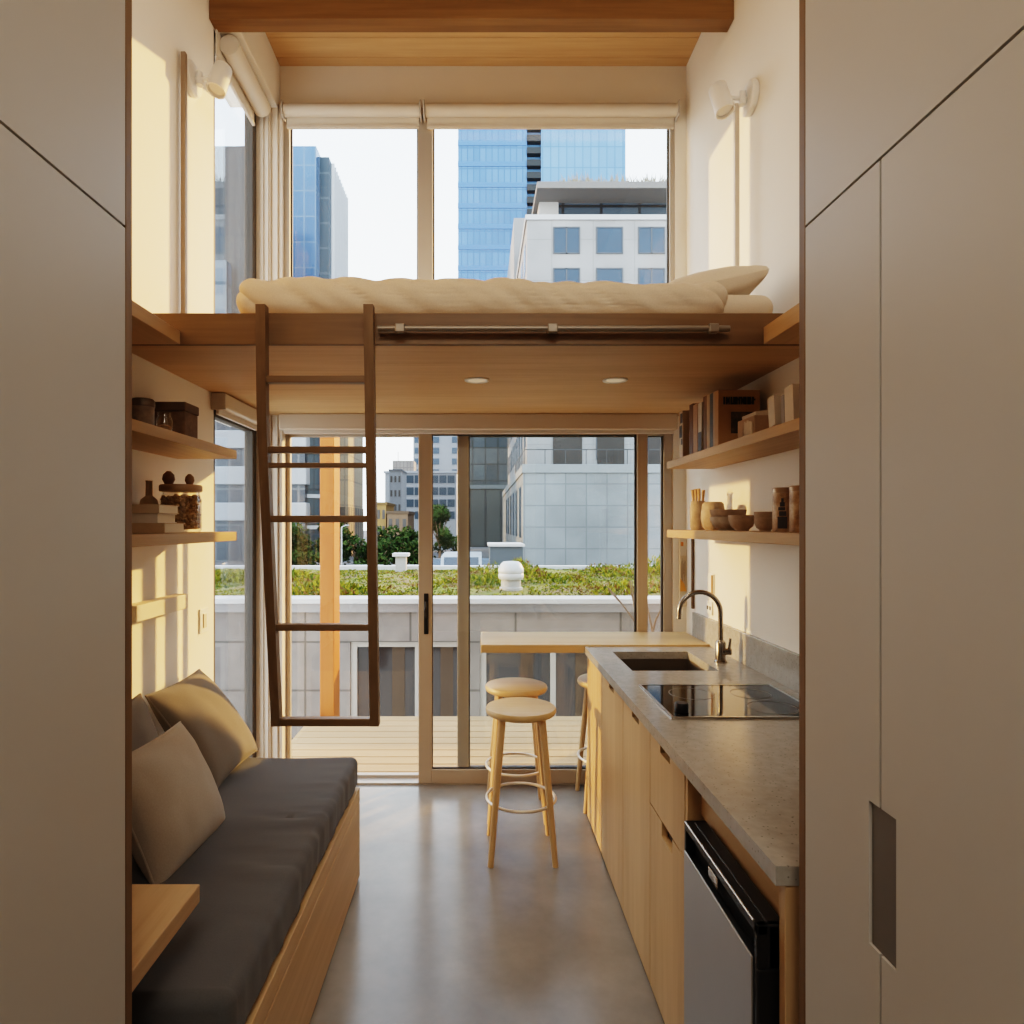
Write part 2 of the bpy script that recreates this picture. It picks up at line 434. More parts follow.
# ------------------------------------------------------------------ loft
lf = thing('loft_platform', (0, 3.2, LB), 'oak sleeping loft platform carrying the bed over the living area', 'loft')
mb = MB()
y = 2.407
while y < YG - .02:
    y2 = min(y + .129, YG - .001); mb.box(WL + .001, WR - .001, y, y2 - .0015, LB, LT, bev=0); y = y2
mb.build('deck', wood('loft', 'x'), lf)
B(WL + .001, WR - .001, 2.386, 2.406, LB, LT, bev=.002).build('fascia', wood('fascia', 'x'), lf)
B(WL + .001, -1.113, 1.21, 2.385, LB, 2.322, bev=.002).build('side_ledge', wood('loft', 'y'), lf)
B(1.06, WR - .001, 1.21, 2.385, LB, 2.337, bev=.002).build('side_ledge', wood('loft', 'y'), lf)
# ladder rail
t = thing('ladder_rail', (.27, 2.35, 2.32), 'thin steel rail fixed along the loft edge beside the ladder', 'rail')
MB().tube([(-.372, 2.352, 2.322), (.92, 2.352, 2.322)], .0115, 14).build('tube', plain('satin_rail', (.27, .23, .19), .5, metal=.7), t)
for x in (-.29, .27, .86):
    m = MB(); m.tube([(x, 2.352, 2.322), (x, 2.386, 2.322)], .009, 10); m.box(x - .018, x + .018, 2.337, 2.366, 2.305, 2.338, bev=.004)
    m.build('bracket', plain('satin_rail', (.27, .23, .19), .5, metal=.7), t)
# ladder
lad = thing('loft_ladder', (-.6, 2.46, .80), 'dark wooden ladder hanging from the loft edge over the bench', 'ladder')
def lad_pt(s, t_):   # s -1/1 side, t_ 0 top .. 1 bottom
    if t_ < .3: cx = -.603
    xt = {-1: (262, 263, 277), 1: (369, 370.5, 375)}[s]
    Y = 2.342 + (2.56 - 2.342) * t_
    px = xt[0] + (xt[1] - xt[0]) * min(1, t_ / .25) if t_ < .25 else xt[1] + (xt[2] - xt[1]) * (t_ - .25) / .75
    z = 2.402 + (.80 - 2.402) * t_
    return Vector(((px - VX) * Y / F, Y, z))
def stile(s):
    m = MB(); k = 14; vs = []; fs = []
    for i in range(k + 1):
        p = lad_pt(s, i / k); h = .0175; d = .020
        vs += [p + Vector((-h, -d, 0)), p + Vector((h, -d, 0)), p + Vector((h, d, 0)), p + Vector((-h, d, 0))]
    for i in range(k):
        for j in range(4): fs.append((i*4+j, i*4+(j+1) % 4, i*4+4+(j+1) % 4, i*4+4+j))
    fs += [(3, 2, 1, 0), (k*4, k*4+1, k*4+2, k*4+3)]
    m.raw(vs, fs); return m
for s in (-1, 1): stile(s).build('stile', wood('ladder', 'z'), lad)
for py, th in ((380, .026), (450, .024), (465.5, .018), (519, .026), (627, .026), (722, .03)):
    lo, hi = 0, 1
    for _ in range(40):
        md = (lo + hi) / 2; p = lad_pt(1, md)
        if VY - (p.z - EYE) * F / p.y < py: lo = md
        else: hi = md
    a, b = lad_pt(-1, lo), lad_pt(1, lo)
    if py > 700: a.z = b.z = .80 + th / 2
    B(a.x + .0175, b.x - .0175, a.y - .019, a.y + .019, a.z - th/2, a.z + th/2, bev=.003).build('rung', wood('ladder', 'x'), lad)
# downlights
for k, (px, nm) in enumerate(((314, 'round recessed downlight in the loft underside, seen between the ladder stiles'),
              (477, 'round recessed downlight in the loft underside over the middle of the floor'),
              (615, 'round recessed downlight in the loft underside toward the book shelf'))):
    x = (px - VX) * 2.97 / F
    t = thing('downlight', (x, 2.97, LB - .006), nm, 'light', 'downlights under the loft')
    MB().lathe((x, 2.97, LB - .006), [(.040, .0058), (.040, .002), (.043, 0), (.056, .001), (.058, .004), (.058, .0058)], 32, caps=False).build('trim_ring', M_WHITE, t)
    MB().lathe((x, 2.97, LB - .003), [(0, 0), (.0395, 0), (.0395, .002), (0, .002)], 28).build('lens', plain('warm_lens', (.80, .66, .48), .4, emit=.25), t)
    dl = bpy.data.lights.new('downlight_glow', 'SPOT'); dl.energy = 7; dl.color = (1, .74, .46); dl.spot_size = 2.2; dl.spot_blend = .8; dl.shadow_soft_size = .04
    dlo = bpy.data.objects.new('downlight_glow', dl); COL.objects.link(dlo); dlo.parent = t; dlo.location = (0, 0, -.012)

# ------------------------------------------------------------------ soft shapes
def rounded_box(x0, x1, y0, y1, z0, z1, r, cuts, disp=None):
    bm = bmesh.new(); bmesh.ops.create_cube(bm, size=1)
    bmesh.ops.subdivide_edges(bm, edges=bm.edges[:], cuts=cuts, use_grid_fill=True)
    lo = Vector((x0 + r, y0 + r, z0 + r)); hi = Vector((x1 - r, y1 - r, z1 - r)); out = []
    # cluster vertices towards edges for crisp rounding
    def warp(t, L):
        e = min(r / L, .36)
        s = (t + .5)
        q = cuts + 1; nr = max(2, q // 6)
        i = round(s * q)
        if i <= nr: return e * 1.2 * i / nr
        if i >= q - nr: return 1 - e * 1.2 * (q - i) / nr
        return e * 1.2 + (1 - 2.4 * e) * (i - nr) / (q - 2 * nr)
    for v in bm.verts:
        p = Vector((x0 + warp(v.co.x, x1-x0) * (x1-x0), y0 + warp(v.co.y, y1-y0) * (y1-y0), z0 + warp(v.co.z, z1-z0) * (z1-z0)))
        q = Vector([min(max(p[i], lo[i]), hi[i]) for i in range(3)])
        d = p - q
        p = q + d.normalized() * r if d.length > 1e-9 else p
        if disp: p = p + disp(p, d.normalized() if d.length > 1e-9 else Vector((0,0,0)))
        v.co = p
    bm.verts.index_update()
    vs = [v.co.copy() for v in bm.verts]; fs = [[v.index for v in f.verts] for f in bm.faces]; bm.free()
    m = MB(); m.raw(vs, fs, True); return m

def pillow(center, ax, ay, az, w, h, th, seed=0, n=26, puff=.42, sag=0, wr=.006):
    """cushion with pinched corners: ax,ay in-plane unit axes, az normal"""
    ax, ay, az = Vector(ax).normalized(), Vector(ay).normalized(), Vector(az).normalized()
    center = Vector(center); m = MB(); vs = []; fs = []
    def pt(u, v, side):
        e = max(0, (1 - u*u) * (1 - v*v))
        prof = e ** puff
        inset = 1 - .055 * (1 - u*u) * (1 if abs(v) > .0 else 1) * v * v - 0
        inset2 = 1 - .055 * (1 - v*v) * u * u
        p = ax * (u * w / 2 * inset2) + ay * (v * h / 2 * inset)
        nz = noise.noise(Vector((u * 2.2 + seed, v * 2.2, side * 3.0))) * .10 + noise.noise(Vector((u * 6 + seed, v * 3, side))) * .03
        p += az * side * (th / 2) * prof * (1 + nz)
        # radial creases near the corners
        rr = (abs(u) * abs(v)) ** 3
        p += az * side * wr * rr * prof ** .5 * math.sin(math.atan2(abs(v) - .2, abs(u) - .2) * 14 + seed)
        p += az * -sag * (u * u + v * v) * .5
        return center + p
    def g(t): return math.sin(t * PI / 2) * .75 + t * .25
    for side in (1, -1):
        o = len(vs)
        for i in range(n + 1):
            for j in range(n + 1):
                vs.append(pt(g(-1 + 2*i/n), g(-1 + 2*j/n), side))
        for i in range(n):
            for j in range(n):
                a = o + i*(n+1) + j
                q = (a, a + 1, a + n + 2, a + n + 1)
                fs.append(q if side < 0 else q[::-1])
    m.raw(vs, fs, True)
    rim = []
    for k in range(4 * n):
        s, r_ = divmod(k, n); t_ = g(-1 + 2 * r_ / n)
        u, v = [(t_, -1), (1, t_), (-t_, 1), (-1, -t_)][s]
        rim.append(pt(u, v, 1))
    return m, rim

# ------------------------------------------------------------------ bed on the loft
def duvet_disp(p, d):
    s = d if d.length > 0 else Vector((0, 0, 1))
    w = noise.noise(Vector((p.x * 2.3, p.y * 3.0, p.z * 2))) * .014
    u = p.x + (p.z - 2.4) * 1.3 + .06 * noise.noise(Vector((p.x * 2, p.y * 2, 3)))      # slanting folds
    w -= (1 - abs(noise.noise(Vector((u * 5.0, p.y * 1.2, 0)))) * 2.2) ** 2 * .012
    w -= (1 - abs(noise.noise(Vector((u * 11 + 9, p.y * 3, 0)))) * 2.0) ** 2 * .006
    w += noise.noise(p * 18) * .003
    if p.z < 2.43: w *= max(0, (p.z - 2.395) / .035)
    bulge = Vector((0, 0, .010 * math.sin((p.x + .9) * 2.4) * min(1, max(0, (p.z - 2.40) / .13))))
    return s * w + bulge
bed = thing('mattress', (.1, 3.1, LT), 'mattress in a cream fitted sheet lying on the loft', 'mattress')
rounded_box(-.86, 1.15, 2.47, 3.85, LT + .008, 2.50, .05, 24, lambda p, d: d * noise.noise(p * 5) * .006).build('fitted_sheet', fabric('linen_sheet', (.70, .60, .48)), bed)
dv = rounded_box(-.935, .955, 2.412, 3.87, LT + .001, 2.546, .07, 120, duvet_disp)
dv.build('duvet', fabric('linen_duvet', (.68, .575, .45), weave=500), None, 'rumpled cream linen duvet spread over the loft mattress', 'duvet')
pm, rim = pillow((.945, 2.84, 2.572), (0, 1, 0), (.97, 0, .2), (-.2, 0, .97), .62, .42, .19, 3, puff=.36)
pm.build('bed_pillow', fabric('linen_sheet', (.70, .60, .48)), None, 'cream pillow resting on the head of the loft bed', 'pillow')

# ------------------------------------------------------------------ reading lamps with posts
def wall_lamp(plate, nrm, head_c, head_ax, pole_xy, pole_top, polemat, label):
    t = thing('reading_lamp', (pole_xy[0], pole_xy[1], LT), label, 'lamp', 'reading lamps above the bed')
    n_ = Vector(nrm)
    MB().lathe(plate, [(.0, 0), (.072, 0), (.076, .006), (.076, .024), (.070, .03), (0, .03)], 32, n_).build('wall_plate', M_WHITE, t)
    hc, ha = Vector(head_c), Vector(head_ax).normalized()
    pl = Vector(plate)
    a = MB(); a.tube([pl + n_ * .02, pl + n_ * .07, hc - ha * .01], .010, 12); a.lathe(pl + n_ * .05 + Vector((0, 0, -.03)), [(.0, 0), (.016, 0), (.016, .06), (0, .06)], 16); a.build('arm', M_WHITE, t)
    h = MB(); h.lathe(hc - ha * .07, [(0, 0), (.036, 0), (.041, .006), (.045, .14), (.039, .14), (.036, .125), (.0, .12)], 32, ha); h.build('lamp_head', M_WHITE, t)
    MB().lathe(hc + ha * .055, [(0, 0), (.034, 0), (.034, .004), (0, .004)], 24, ha).build('lens', plain('frosted_lens', (.75, .70, .62), .4), t)
    B(pole_xy[0] - .011, pole_xy[0] + .011, pole_xy[1] - .011, pole_xy[1] + .011, LT, pole_top, bev=.003).build('post', polemat, t)
wall_lamp((WL + .001, 3.0, 3.69), (1, 0, 0), (-1.215, 3.0, 3.69), (-.18, -.25, -1), (-1.337, 2.9, 0), 3.74, plain('bronze_post', (.30, .22, .15), .45, metal=.3), 'white spotlight reading lamp with a bronze post beside the side window')
wall_lamp((WR - .001, 3.0, 3.60), (-1, 0, 0), (1.135, 3.0, 3.595), (.22, -.2, -1), (1.215, 3.02, 0), 3.585, plain('pale_post', (.62, .53, .43), .45, metal=.2), 'white spotlight reading lamp with a pale post over the pillow')

# ------------------------------------------------------------------ wardrobes flanking the view
def wardrobe(side):
    s = side
    xf = -.6525 if s < 0 else .602
    wx = WL + .001 if s < 0 else WR - .001
    t = thing('wardrobe', ((xf + wx) / 2, 0, 0), 'tall greige wardrobe ending at the bench and wall table' if s < 0 else 'tall greige wardrobe with a recessed pull ending at the kitchen counter', 'wardrobe')
    def bx(x0, x1, *a, **k): return B(min(x0, x1), max(x0, x1), *a, **k)
    xi = xf + s * .022
    bx(xi, wx, -1.2, 1.195, 0, 3.1).build('carcass', M_CABEDGE, t)
    B(min(xf, xi) , max(xf, xi), 1.182, 1.205, 0, 3.1, bev=.002).build('edge_strip', M_CABEDGE, t)
    zs = 2.15
    seam = .96 if s > 0 else .35
    def door(y0, y1, z0, z1, notch=None):
        m = MB()
        if notch:
            ys, za, zb = notch
            if ys == 'hi': poly = [(y0, z0), (y1, z0), (y1, za), (y1 - .05, za), (y1 - .05, zb), (y1, zb), (y1, z1), (y0, z1)]
            else: poly = [(y0, z0), (y1, z0), (y1, z1), (y0, z1), (y0, zb), (y0 + .022, zb), (y0 + .022, za), (y0, za)]
            # split in bands so every face stays convex
            yc = (y1 - .034, y1) if ys == 'hi' else (y0, y0 + .026)
            m.box(min(xf, xi), max(xf, xi), y0, y1, z0, za); m.box(min(xf, xi), max(xf, xi), y0, y1, zb, z1)
            m.box(min(xf, xi), max(xf, xi), y0 if ys == 'hi' else yc[1], yc[0] if ys == 'hi' else y1, za, zb)
        else: m.box(min(xf, xi), max(xf, xi), y0, y1, z0, z1)
        return m
    g = .0025
    if s > 0:
        door(seam + g, 1.180, .02, zs - g, ('lo', .955, 1.175)).build('door', M_CAB, t)
        door(.28 + g, seam - g, .02, zs - g, ('hi', .955, 1.175)).build('door', M_CAB, t)
        door(-.45, .28 - g, .02, zs - g).build('door', M_CAB, t)
        door(-1.19, -.45 - g, .02, zs - g).build('door', M_CAB, t)
        door(.28 + g, 1.180, zs + g, 3.09).build('upper_door', M_CAB, t)
        door(-1.19, .28 - g, zs + g, 3.09).build('upper_door', M_CAB, t)
        B(xf + .004, xi - .0005, seam - .034 + .0005, seam + .026 - .0005, .9555, 1.1745).build('pull_recess', plain('pull_recess_grey', (.17, .155, .14), .5, metal=.2), t)
    else:
        door(seam + g, 1.180, .02, zs - g).build('door', M_CAB, t)
        door(-.45, seam - g, .02, zs - g).build('door', M_CAB, t)
        door(-1.19, -.45 - g, .02, zs - g).build('door', M_CAB, t)
        door(seam + g, 1.180, zs + g, 3.09).build('upper_door', M_CAB, t)
        door(-1.19, seam - g, zs + g, 3.09).build('upper_door', M_CAB, t)
wardrobe(-1); wardrobe(1)

# ------------------------------------------------------------------ wall shelves
def shelf(x0, x1, y0, y1, z0, z1, label):
    B(x0, x1, y0, y1, z0, z1, bev=.002).build('wall_shelf', wood('shelf', 'y'), None, label, 'shelf', 'floating oak shelves')
shelf(WL + .001, -1.09, 1.22, 2.88, 1.897, 1.935, 'oak shelf under the loft holding the tin and lidded box')
shelf(WL + .001, -1.09, 1.22, 2.88, 1.53, 1.57, 'oak shelf holding stacked books and a big jar')
shelf(1.03, WR - .001, 1.30, 3.51, 1.907, 1.946, 'long oak shelf under the loft holding the row of books')
shelf(1.03, WR - .001, 1.30, 3.51, 1.533, 1.574, 'long oak shelf holding pottery bowls and canisters above the sink')
B(WL + .001, -1.30, 2.43, 2.86, 1.229, 1.293, bev=.003).build('wall_ledge', [plain('cream_ledge', (.74, .66, .54), .6)], None, 'narrow cream picture ledge on the wall above the bench', 'ledge')

# left upper shelf
z = 1.936
t = thing('round_tin', (-1.2, 2.286, z), 'dark round tin with a lid on the upper shelf beside the lidded box', 'tin')
MB().lathe((-1.2, 2.286, z), [(0, 0), (.036, 0), (.037, .004), (.037, .085), (0, .085)], 28).build('body', mottled('aged_tin', [(.10,.07,.05), (.20,.14,.09), (.28,.20,.13)], 20, .5), t)
MB().lathe((-1.2, 2.286, z + .085), [(0, 0), (.039, 0), (.039, .022), (.034, .028), (0, .028)], 28).build('lid', plain('tin_lid', (.11, .075, .05), .4, metal=.4), t)
t = thing('lidded_box', (-1.256, 2.65, z), 'dark brown square lidded box on the upper shelf', 'box')
B(-1.323, -1.19, 2.59, 2.71, z, z + .125, bev=.004).build('body', mottled('brown_box', [(.13,.075,.04), (.17,.10,.055), (.21,.13,.075)], 40, .7), t)
B(-1.328, -1.186, 2.585, 2.715, z + .125, z + .163, bev=.005).build('lid', plain('brown_box_lid', (.12, .07, .038), .7), t)
t = thing('glass_jar', (-1.19, 2.42, z), 'small clear glass jar in front of the brown lidded box', 'jar')
MB().lathe((-1.19, 2.42, z), [(0, 0), (.027, 0), (.029, .006), (.029, .062), (.023, .074), (.023, .088), (.020, .088), (.020, .072), (.026, .06), (.026, .006), (0, .004)], 24).build('body', glass('jar_glass', (.95, .93, .89), 1.5), t)
MB().lathe((-1.19, 2.42, z + .006), [(0, 0), (.025, 0), (.025, .03), (.012, .036), (0, .034)], 20).build('contents', mottled('spice', [(.30,.17,.08), (.45,.28,.14)], 60, .9), t)
# left lower shelf
z = 1.571
bk = [(-1.325, -1.125, 2.29, 2.45, .036, (.50, .36, .22), 'speckled tan hardback, lowest of the stack beside the jar'),
      (-1.335, -1.155, 2.30, 2.445, .034, (.62, .55, .46), 'pale grey hardback in the middle of the stack beside the jar'),
      (-1.33, -1.148, 2.295, 2.45, .032, (.52, .40, .27), 'light brown hardback on top of the stack beside the jar')]
def flat_book(x0, x1, y0, y1, z0, h, col, label, group):
    t = thing('book', ((x0+x1)/2, (y0+y1)/2, z0), label, 'book', group)
    m = MB(); m.box(x0, x1, y0, y1, z0, z0 + .003); m.box(x0, x1, y0, y1, z0 + h - .003, z0 + h); m.box(x0, x1, y0, y0 + .003, z0 + .003, z0 + h - .003)
    m.build('cover', plain('cover_%02x%02x%02x' % tuple(int(c * 255) for c in col), col, .6, var=.1, scale=40), t)
    B(x0 + .004, x1 - .004, y0 + .004, y1 - .004, z0 + .003, z0 + h - .003).build('pages', plain('paper', (.66, .57, .44), .9), t)
    return z0 + h
for b_ in bk:
    z = flat_book(b_[0], b_[1], b_[2], b_[3], z, b_[4], b_[5], b_[6], 'stacked books on the jar shelf') + .0005
z = 1.571
t = thing('storage_jar', (-1.2, 2.577, z), 'big glass jar of dried botanicals with a lid on the shelf above the bench', 'jar')
MB().lathe((-1.2, 2.577, z), [(0, 0), (.07, 0), (.077, .01), (.077, .13), (.07, .15), (.07, .165), (.066, .165), (.066, .15), (.073, .13), (.073, .012), (0, .01)], 28).build('body', glass('jar_glass', (.95, .93, .89), 1.5), t)
m = MB()
random.seed(3)
m.lathe((-1.2, 2.577, z + .012), [(0, 0), (.060, 0), (.062, .02), (.060, .12), (0, .125)], 24)
for i in range(420):
    a = random.uniform(0, 2*PI); r = .060 + .008 * random.random(); zz = random.uniform(.02, .145)
    p = Vector((-1.2 + r * math.cos(a), 2.577 + r * math.sin(a), z + zz))
    d = Vector((random.gauss(0, 1), random.gauss(0, 1), random.gauss(0, 1))).normalized()
    m.lathe(p - d * .008, [(0, 0), (.006, .004), (.008, .010), (.005, .015), (0, .017)], 7, d)
m.build('contents', mottled('dried_pods', [(.16,.08,.03), (.44,.27,.12), (.68,.48,.26)], 45, .8), t, kind='stuff')
MB().lathe((-1.2, 2.577, z + .163), [(0, 0), (.078, 0), (.080, .004), (.080, .022), (.076, .027), (0, .027)], 28).build('lid', plain('jar_lid_brown', (.36, .22, .11), .5), t)
for (dx, dy, r, h) in ((-.04, -.02, .024, .055), (.035, .0, .018, .045)):
    MB().lathe((-1.2 + dx, 2.577 + dy, z + .189), [(0, 0), (r * .6, .002), (r, h * .4), (r * .85, h * .75), (r * .3, h), (0, h)], 16).build('lid_knob', plain('dark_pod', (.24, .14, .075), .7, var=.3, scale=60), t)
t = MB().lathe((-1.312, 2.545, z), [(0, 0), (.032, 0), (.036, .01), (.037, .10), (.030, .13), (.013, .145), (.012, .20), (.014, .205), (0, .205)], 24)
t.build('bottle_vase', plain('matte_clay', (.52, .38, .24), .8), None, 'matte tan bottle vase against the wall behind the stacked books', 'vase')

# ------------------------------------------------------------------ right upper shelf: books
def up_book(y0, th, h, dep, col, label, x0=1.07, lean=0, block=None, group='books standing on the shelf under the loft', z0=1.947, two=False):
    t = thing('book', (x0 + dep/2, y0 + th/2, z0), label, 'book', group)
    R_ = Matrix.Rotation(lean, 3, 'X'); pv = (x0, y0 if lean > 0 else y0 + th, z0)
    m = MB(); m.box(x0, x0 + dep, y0, y0 + .003, z0, z0 + h, rot=R_, piv=pv); m.box(x0, x0 + dep, y0 + th - .003, y0 + th, z0, z0 + h, rot=R_, piv=pv)
    m.box(x0, x0 + .003, y0 + .003, y0 + th - .003, z0, z0 + h, rot=R_, piv=pv)
    m.build('cover', plain('cover_%02x%02x%02x' % tuple(int(c * 255) for c in col), col, .55, var=.08, scale=30), t)
    MB().box(x0 + .003, x0 + dep - .004, y0 + .003, y0 + th - .003, z0 + .004, z0 + h - .005, rot=R_, piv=pv).build('pages', plain('paper', (.66, .57, .44), .9), t)
    if block:
        q = MB()
        for (a, b, c, d) in block: q.box(x0 - .0008, x0 + .001, y0 + a * th, y0 + b * th, z0 + c * h, z0 + d * h)
        q.build('spine_band', plain('spine_dark', (.05, .045, .05), .5), t)
    return t
up_book(3.36, .06, .255, .16, (.60, .47, .33), 'cream patterned book at the window end of the book row', block=[(.1, .7, .75, .95), (.2, .9, .45, .7), (.1, .5, .3, .42)])
up_book(3.205, .05, .262, .17, (.16, .085, .05), 'dark brown slim book second from the window end')
up_book(3.135, .062, .25, .17, (.46, .29, .17), 'tan brown book between the dark brown and pale spines')
up_book(3.075, .05, .245, .17, (.58, .50, .40), 'pale spined book with a dark lower half', block=[(.05, .95, .03, .42)])
up_book(3.01, .042, .262, .175, (.20, .11, .06), 'tall dark brown book starting the taller group')
up_book(2.97, .036, .26, .175, (.50, .36, .22), 'tall sandy spined book in the taller group')
up_book(2.93, .036, .258, .175, (.10, .12, .15), 'tall blue-black spined book in the taller group')
up_book(2.89, .036, .258, .175, (.42, .30, .20), 'tall mid brown spined book in the taller group')
t = up_book(2.84, .046, .252, .185, (.44, .25, .105), 'large ochre book with its cover and black title facing the room', x0=1.062)
q = MB()
random.seed(11)
x = 1.084
while x < 1.222:
    w = random.choice((.008, .010, .012)); x1 = min(x + w, 1.226)
    q.box(x, x1 - .002, 2.8385, 2.8405, 1.947 + .188, 1.947 + .222)
    if random.random() < .7: q.box(x, x1 + .004, 2.8385, 2.8405, 1.947 + random.choice((.188, .20, .214)), 1.947 + random.choice((.196, .206, .222)))
    x = x1 + .0012
q.build('title_lettering', plain('spine_dark', (.05, .045, .05), .5), t)
B(1.118, 1.222, 2.8385, 2.8405, 1.947 + .06, 1.947 + .155).build('cover_picture', mottled('cover_photo', [(.02,.018,.016), (.07,.05,.035), (.16,.10,.06)], 25, .5), t)
t = thing('keepsake_box', (1.12, 2.53, 1.947), 'open brown card box leaning in front of the ochre book', 'box')
B(1.05, 1.21, 2.44, 2.60, 1.947, 2.02, bev=.003).build('body', plain('kraft_card', (.30, .18, .095), .8, var=.15, scale=50), t)
B(1.06, 1.215, 2.45, 2.58, 2.021, 2.045, bev=.002, rot=Matrix.Rotation(-.12, 3, 'Y') ).build('lid_flap', plain('pale_card', (.46, .35, .24), .85, var=.12, scale=60), t)
m = MB(); random.seed(5)
for i in range(9): m.box(1.044 + .001 * i, 1.049 + .001 * i, 2.45 + .014 * i, 2.463 + .014 * i, 1.95, 1.975 + random.uniform(0, .035))
m.build('torn_label', plain('pale_card', (.46, .35, .24), .85, var=.12, scale=60), t)
up_book(2.245, .05, .108, .12, (.50, .41, .31), 'small pale clothbound book leaning beside the brown card box', x0=1.04, lean=-.12, group='small books near the wardrobe end of the shelf')
up_book(2.19, .022, .10, .11, (.26, .22, .20), 'thin grey book wedged between two small pale books', x0=1.045, lean=-.06, group='small books near the wardrobe end of the shelf')
up_book(2.115, .06, .118, .12, (.54, .44, .33), 'thick pale beige book near the wardrobe end of the shelf', x0=1.04, lean=-.05, group='small books near the wardrobe end of the shelf')
up_book(2.04, .055, .112, .12, (.20, .12, .065), 'dark brown small book closest to the wardrobe on the shelf', x0=1.06, group='small books near the wardrobe end of the shelf')

# right lower shelf: pottery
z = 1.575
clay = mottled('grey_brown_clay', [(.27,.20,.14), (.36,.28,.205), (.44,.35,.265)], 18, .75)
clay2 = mottled('brown_clay', [(.25,.165,.10), (.35,.235,.15), (.43,.30,.20)], 18, .7)
t = thing('utensil_crock', (1.13, 3.30, z), 'tall clay crock holding wooden utensils at the window end of the shelf', 'crock')
MB().lathe((1.13, 3.30, z), [(0, 0), (.034, 0), (.041, .012), (.042, .12), (.036, .145), (.034, .148), (.030, .145), (.036, .118), (.035, .02), (0, .015)], 28).build('body', clay, t)
for k, (dx, dy, lx, ly) in enumerate(((-.012, .0, -.022, -.015), (.0, .01, -.006, .01), (.012, -.006, .014, 0.0), (.004, -.014, -.012, -.02))):
    u = MB()
    p0 = Vector((1.13 + dx, 3.30 + dy, z + .016)); p1 = Vector((1.13 + dx + lx, 3.30 + dy + ly, z + .205 + .006 * (k % 2)))
    u.tube([p0, p0.lerp(p1, .6), p1], [.005, .0055, .009], 10)
    u.build('wooden_utensil', wood('bench', 'z'), None, ['flat wooden spatula in the clay crock, leaning furthest out', 'wooden spoon handle standing at the back of the clay crock', 'wooden stirrer leaning toward the wall in the clay crock', 'wooden spoon handle at the front of the clay crock'][k], 'utensil', 'wooden utensils in the crock')
MB().lathe((1.15, 3.145, z), [(0, 0), (.036, 0), (.052, .02), (.057, .055), (.056, .09), (.053, .097), (.054, .103), (.050, .128), (.040, .138), (.034, .138), (.04, .125), (.048, .09), (.048, .03), (0, .012)], 30).build('clay_jar', clay, None, 'round shouldered grey clay jar beside the utensil crock', 'jar')
def bowl(c, r, h, mat, label, g='clay bowls on the shelf'):
    x, y, zz = c
    return MB().lathe((x, y, zz), [(0, 0), (r * .5, 0), (r * .52, .006), (r * .8, h * .3), (r * .96, h * .65), (r, h), (r * .96, h), (r * .9, h * .65), (r * .74, h * .34), (r * .4, .012), (0, .010)], 32).build('clay_bowl', mat, None, label, 'bowl', g)
bowl((1.13, 2.904, z), .078, .062, clay, 'wide grey clay bowl, lower of the stacked pair')
bowl((1.13, 2.904, z + .036), .079, .058, clay2, 'wide clay bowl nested on top of the stacked pair')
bowl((1.105, 2.69, z), .054, .066, clay2, 'small round brown bowl beside the stacked pair')
bowl((1.11, 2.484, z), .040, .05, clay2, 'little cup shaped bowl below its twin near the canisters')
bowl((1.11, 2.484, z + .026), .0405, .05, clay2, 'little cup shaped bowl nested on its twin near the canisters')
def canister(c, r, h, label, motif):
    x, y, zz = c
    t = thing('canister', c, label, 'canister', 'patterned canisters by the wardrobe')
    MB().lathe(c, [(0, 0), (r, 0), (r + .001, .003), (r + .001, h - .02), (0, h - .02)], 32).build('body', mottled('patterned_tin', [(.16,.085,.04), (.42,.26,.14), (.62,.48,.33)], 22, .45), t)
    MB().lathe((x, y, zz + h - .0195), [(0, 0), (r + .002, 0), (r + .002, .016), (r - .002, .0195), (0, .0195)], 32).build('lid', plain('canister_lid', (.36, .24, .15), .35, metal=.5), t)
    if motif:
        q = MB()
        def patch(a0, a1, z0, z1):
            k = 6
            vs = []
            for i in range(k + 1):
                a = a0 + (a1 - a0) * i / k
                vs += [(x + (r + .0018) * math.cos(a), y + (r + .0018) * math.sin(a), zz + z0), (x + (r + .0018) * math.cos(a), y + (r + .0018) * math.sin(a), zz + z1)]
            q.raw(vs, [(2*i, 2*i+2, 2*i+3, 2*i+1) for i in range(k)], True)
        A = math.atan2(-1, -.55)
        for (d0, d1, z0, z1) in ((-.45, .45, .012, .055), (-.30, .35, .058, .075), (-.38, .25, .078, .09), (-.22, .22, .092, .108), (-.1, .12, .108, .122)):
            patch(A + d0, A + d1, z0, z1)
        q.build('printed_motif', plain('spine_dark', (.05, .045, .05), .5), t)
canister((1.12, 2.358, z), .035, .162, 'tall patterned canister with a black printed motif', True)
canister((1.14, 2.27, z), .035, .164, 'tall speckled canister tucked against the wardrobe edge', False)

# ------------------------------------------------------------------ small wall items
t = thing('light_switch', (WL + .004, 3.154, 1.08), 'cream rocker switch on the wall above the bench', 'switch')
B(WL + .001, WL + .008, 3.105, 3.20, 1.07, 1.19, bev=.002).build('plate', M_WHITE, t)
B(WL + .008, WL + .013, 3.135, 3.17, 1.095, 1.165, bev=.002).build('rocker', plain('cream_rocker', (.72, .62, .48), .4), t)
t = thing('light_switch', (WR - .004, 3.53, 1.24), 'slim bronze trimmed switch on the wall behind the tap', 'switch')
B(WR - .008, WR - .001, 3.49, 3.57, 1.20, 1.33, bev=.002).build('plate', M_WHITE, t)
B(WR - .014, WR - .008, 3.495, 3.508, 1.205, 1.325, bev=.002).build('trim_bar', plain('bronze_trim', (.42, .22, .09), .4), t)
t = thing('power_socket', (WR - .004, 3.56, 1.11), 'white power socket just above the counter upstand', 'socket')
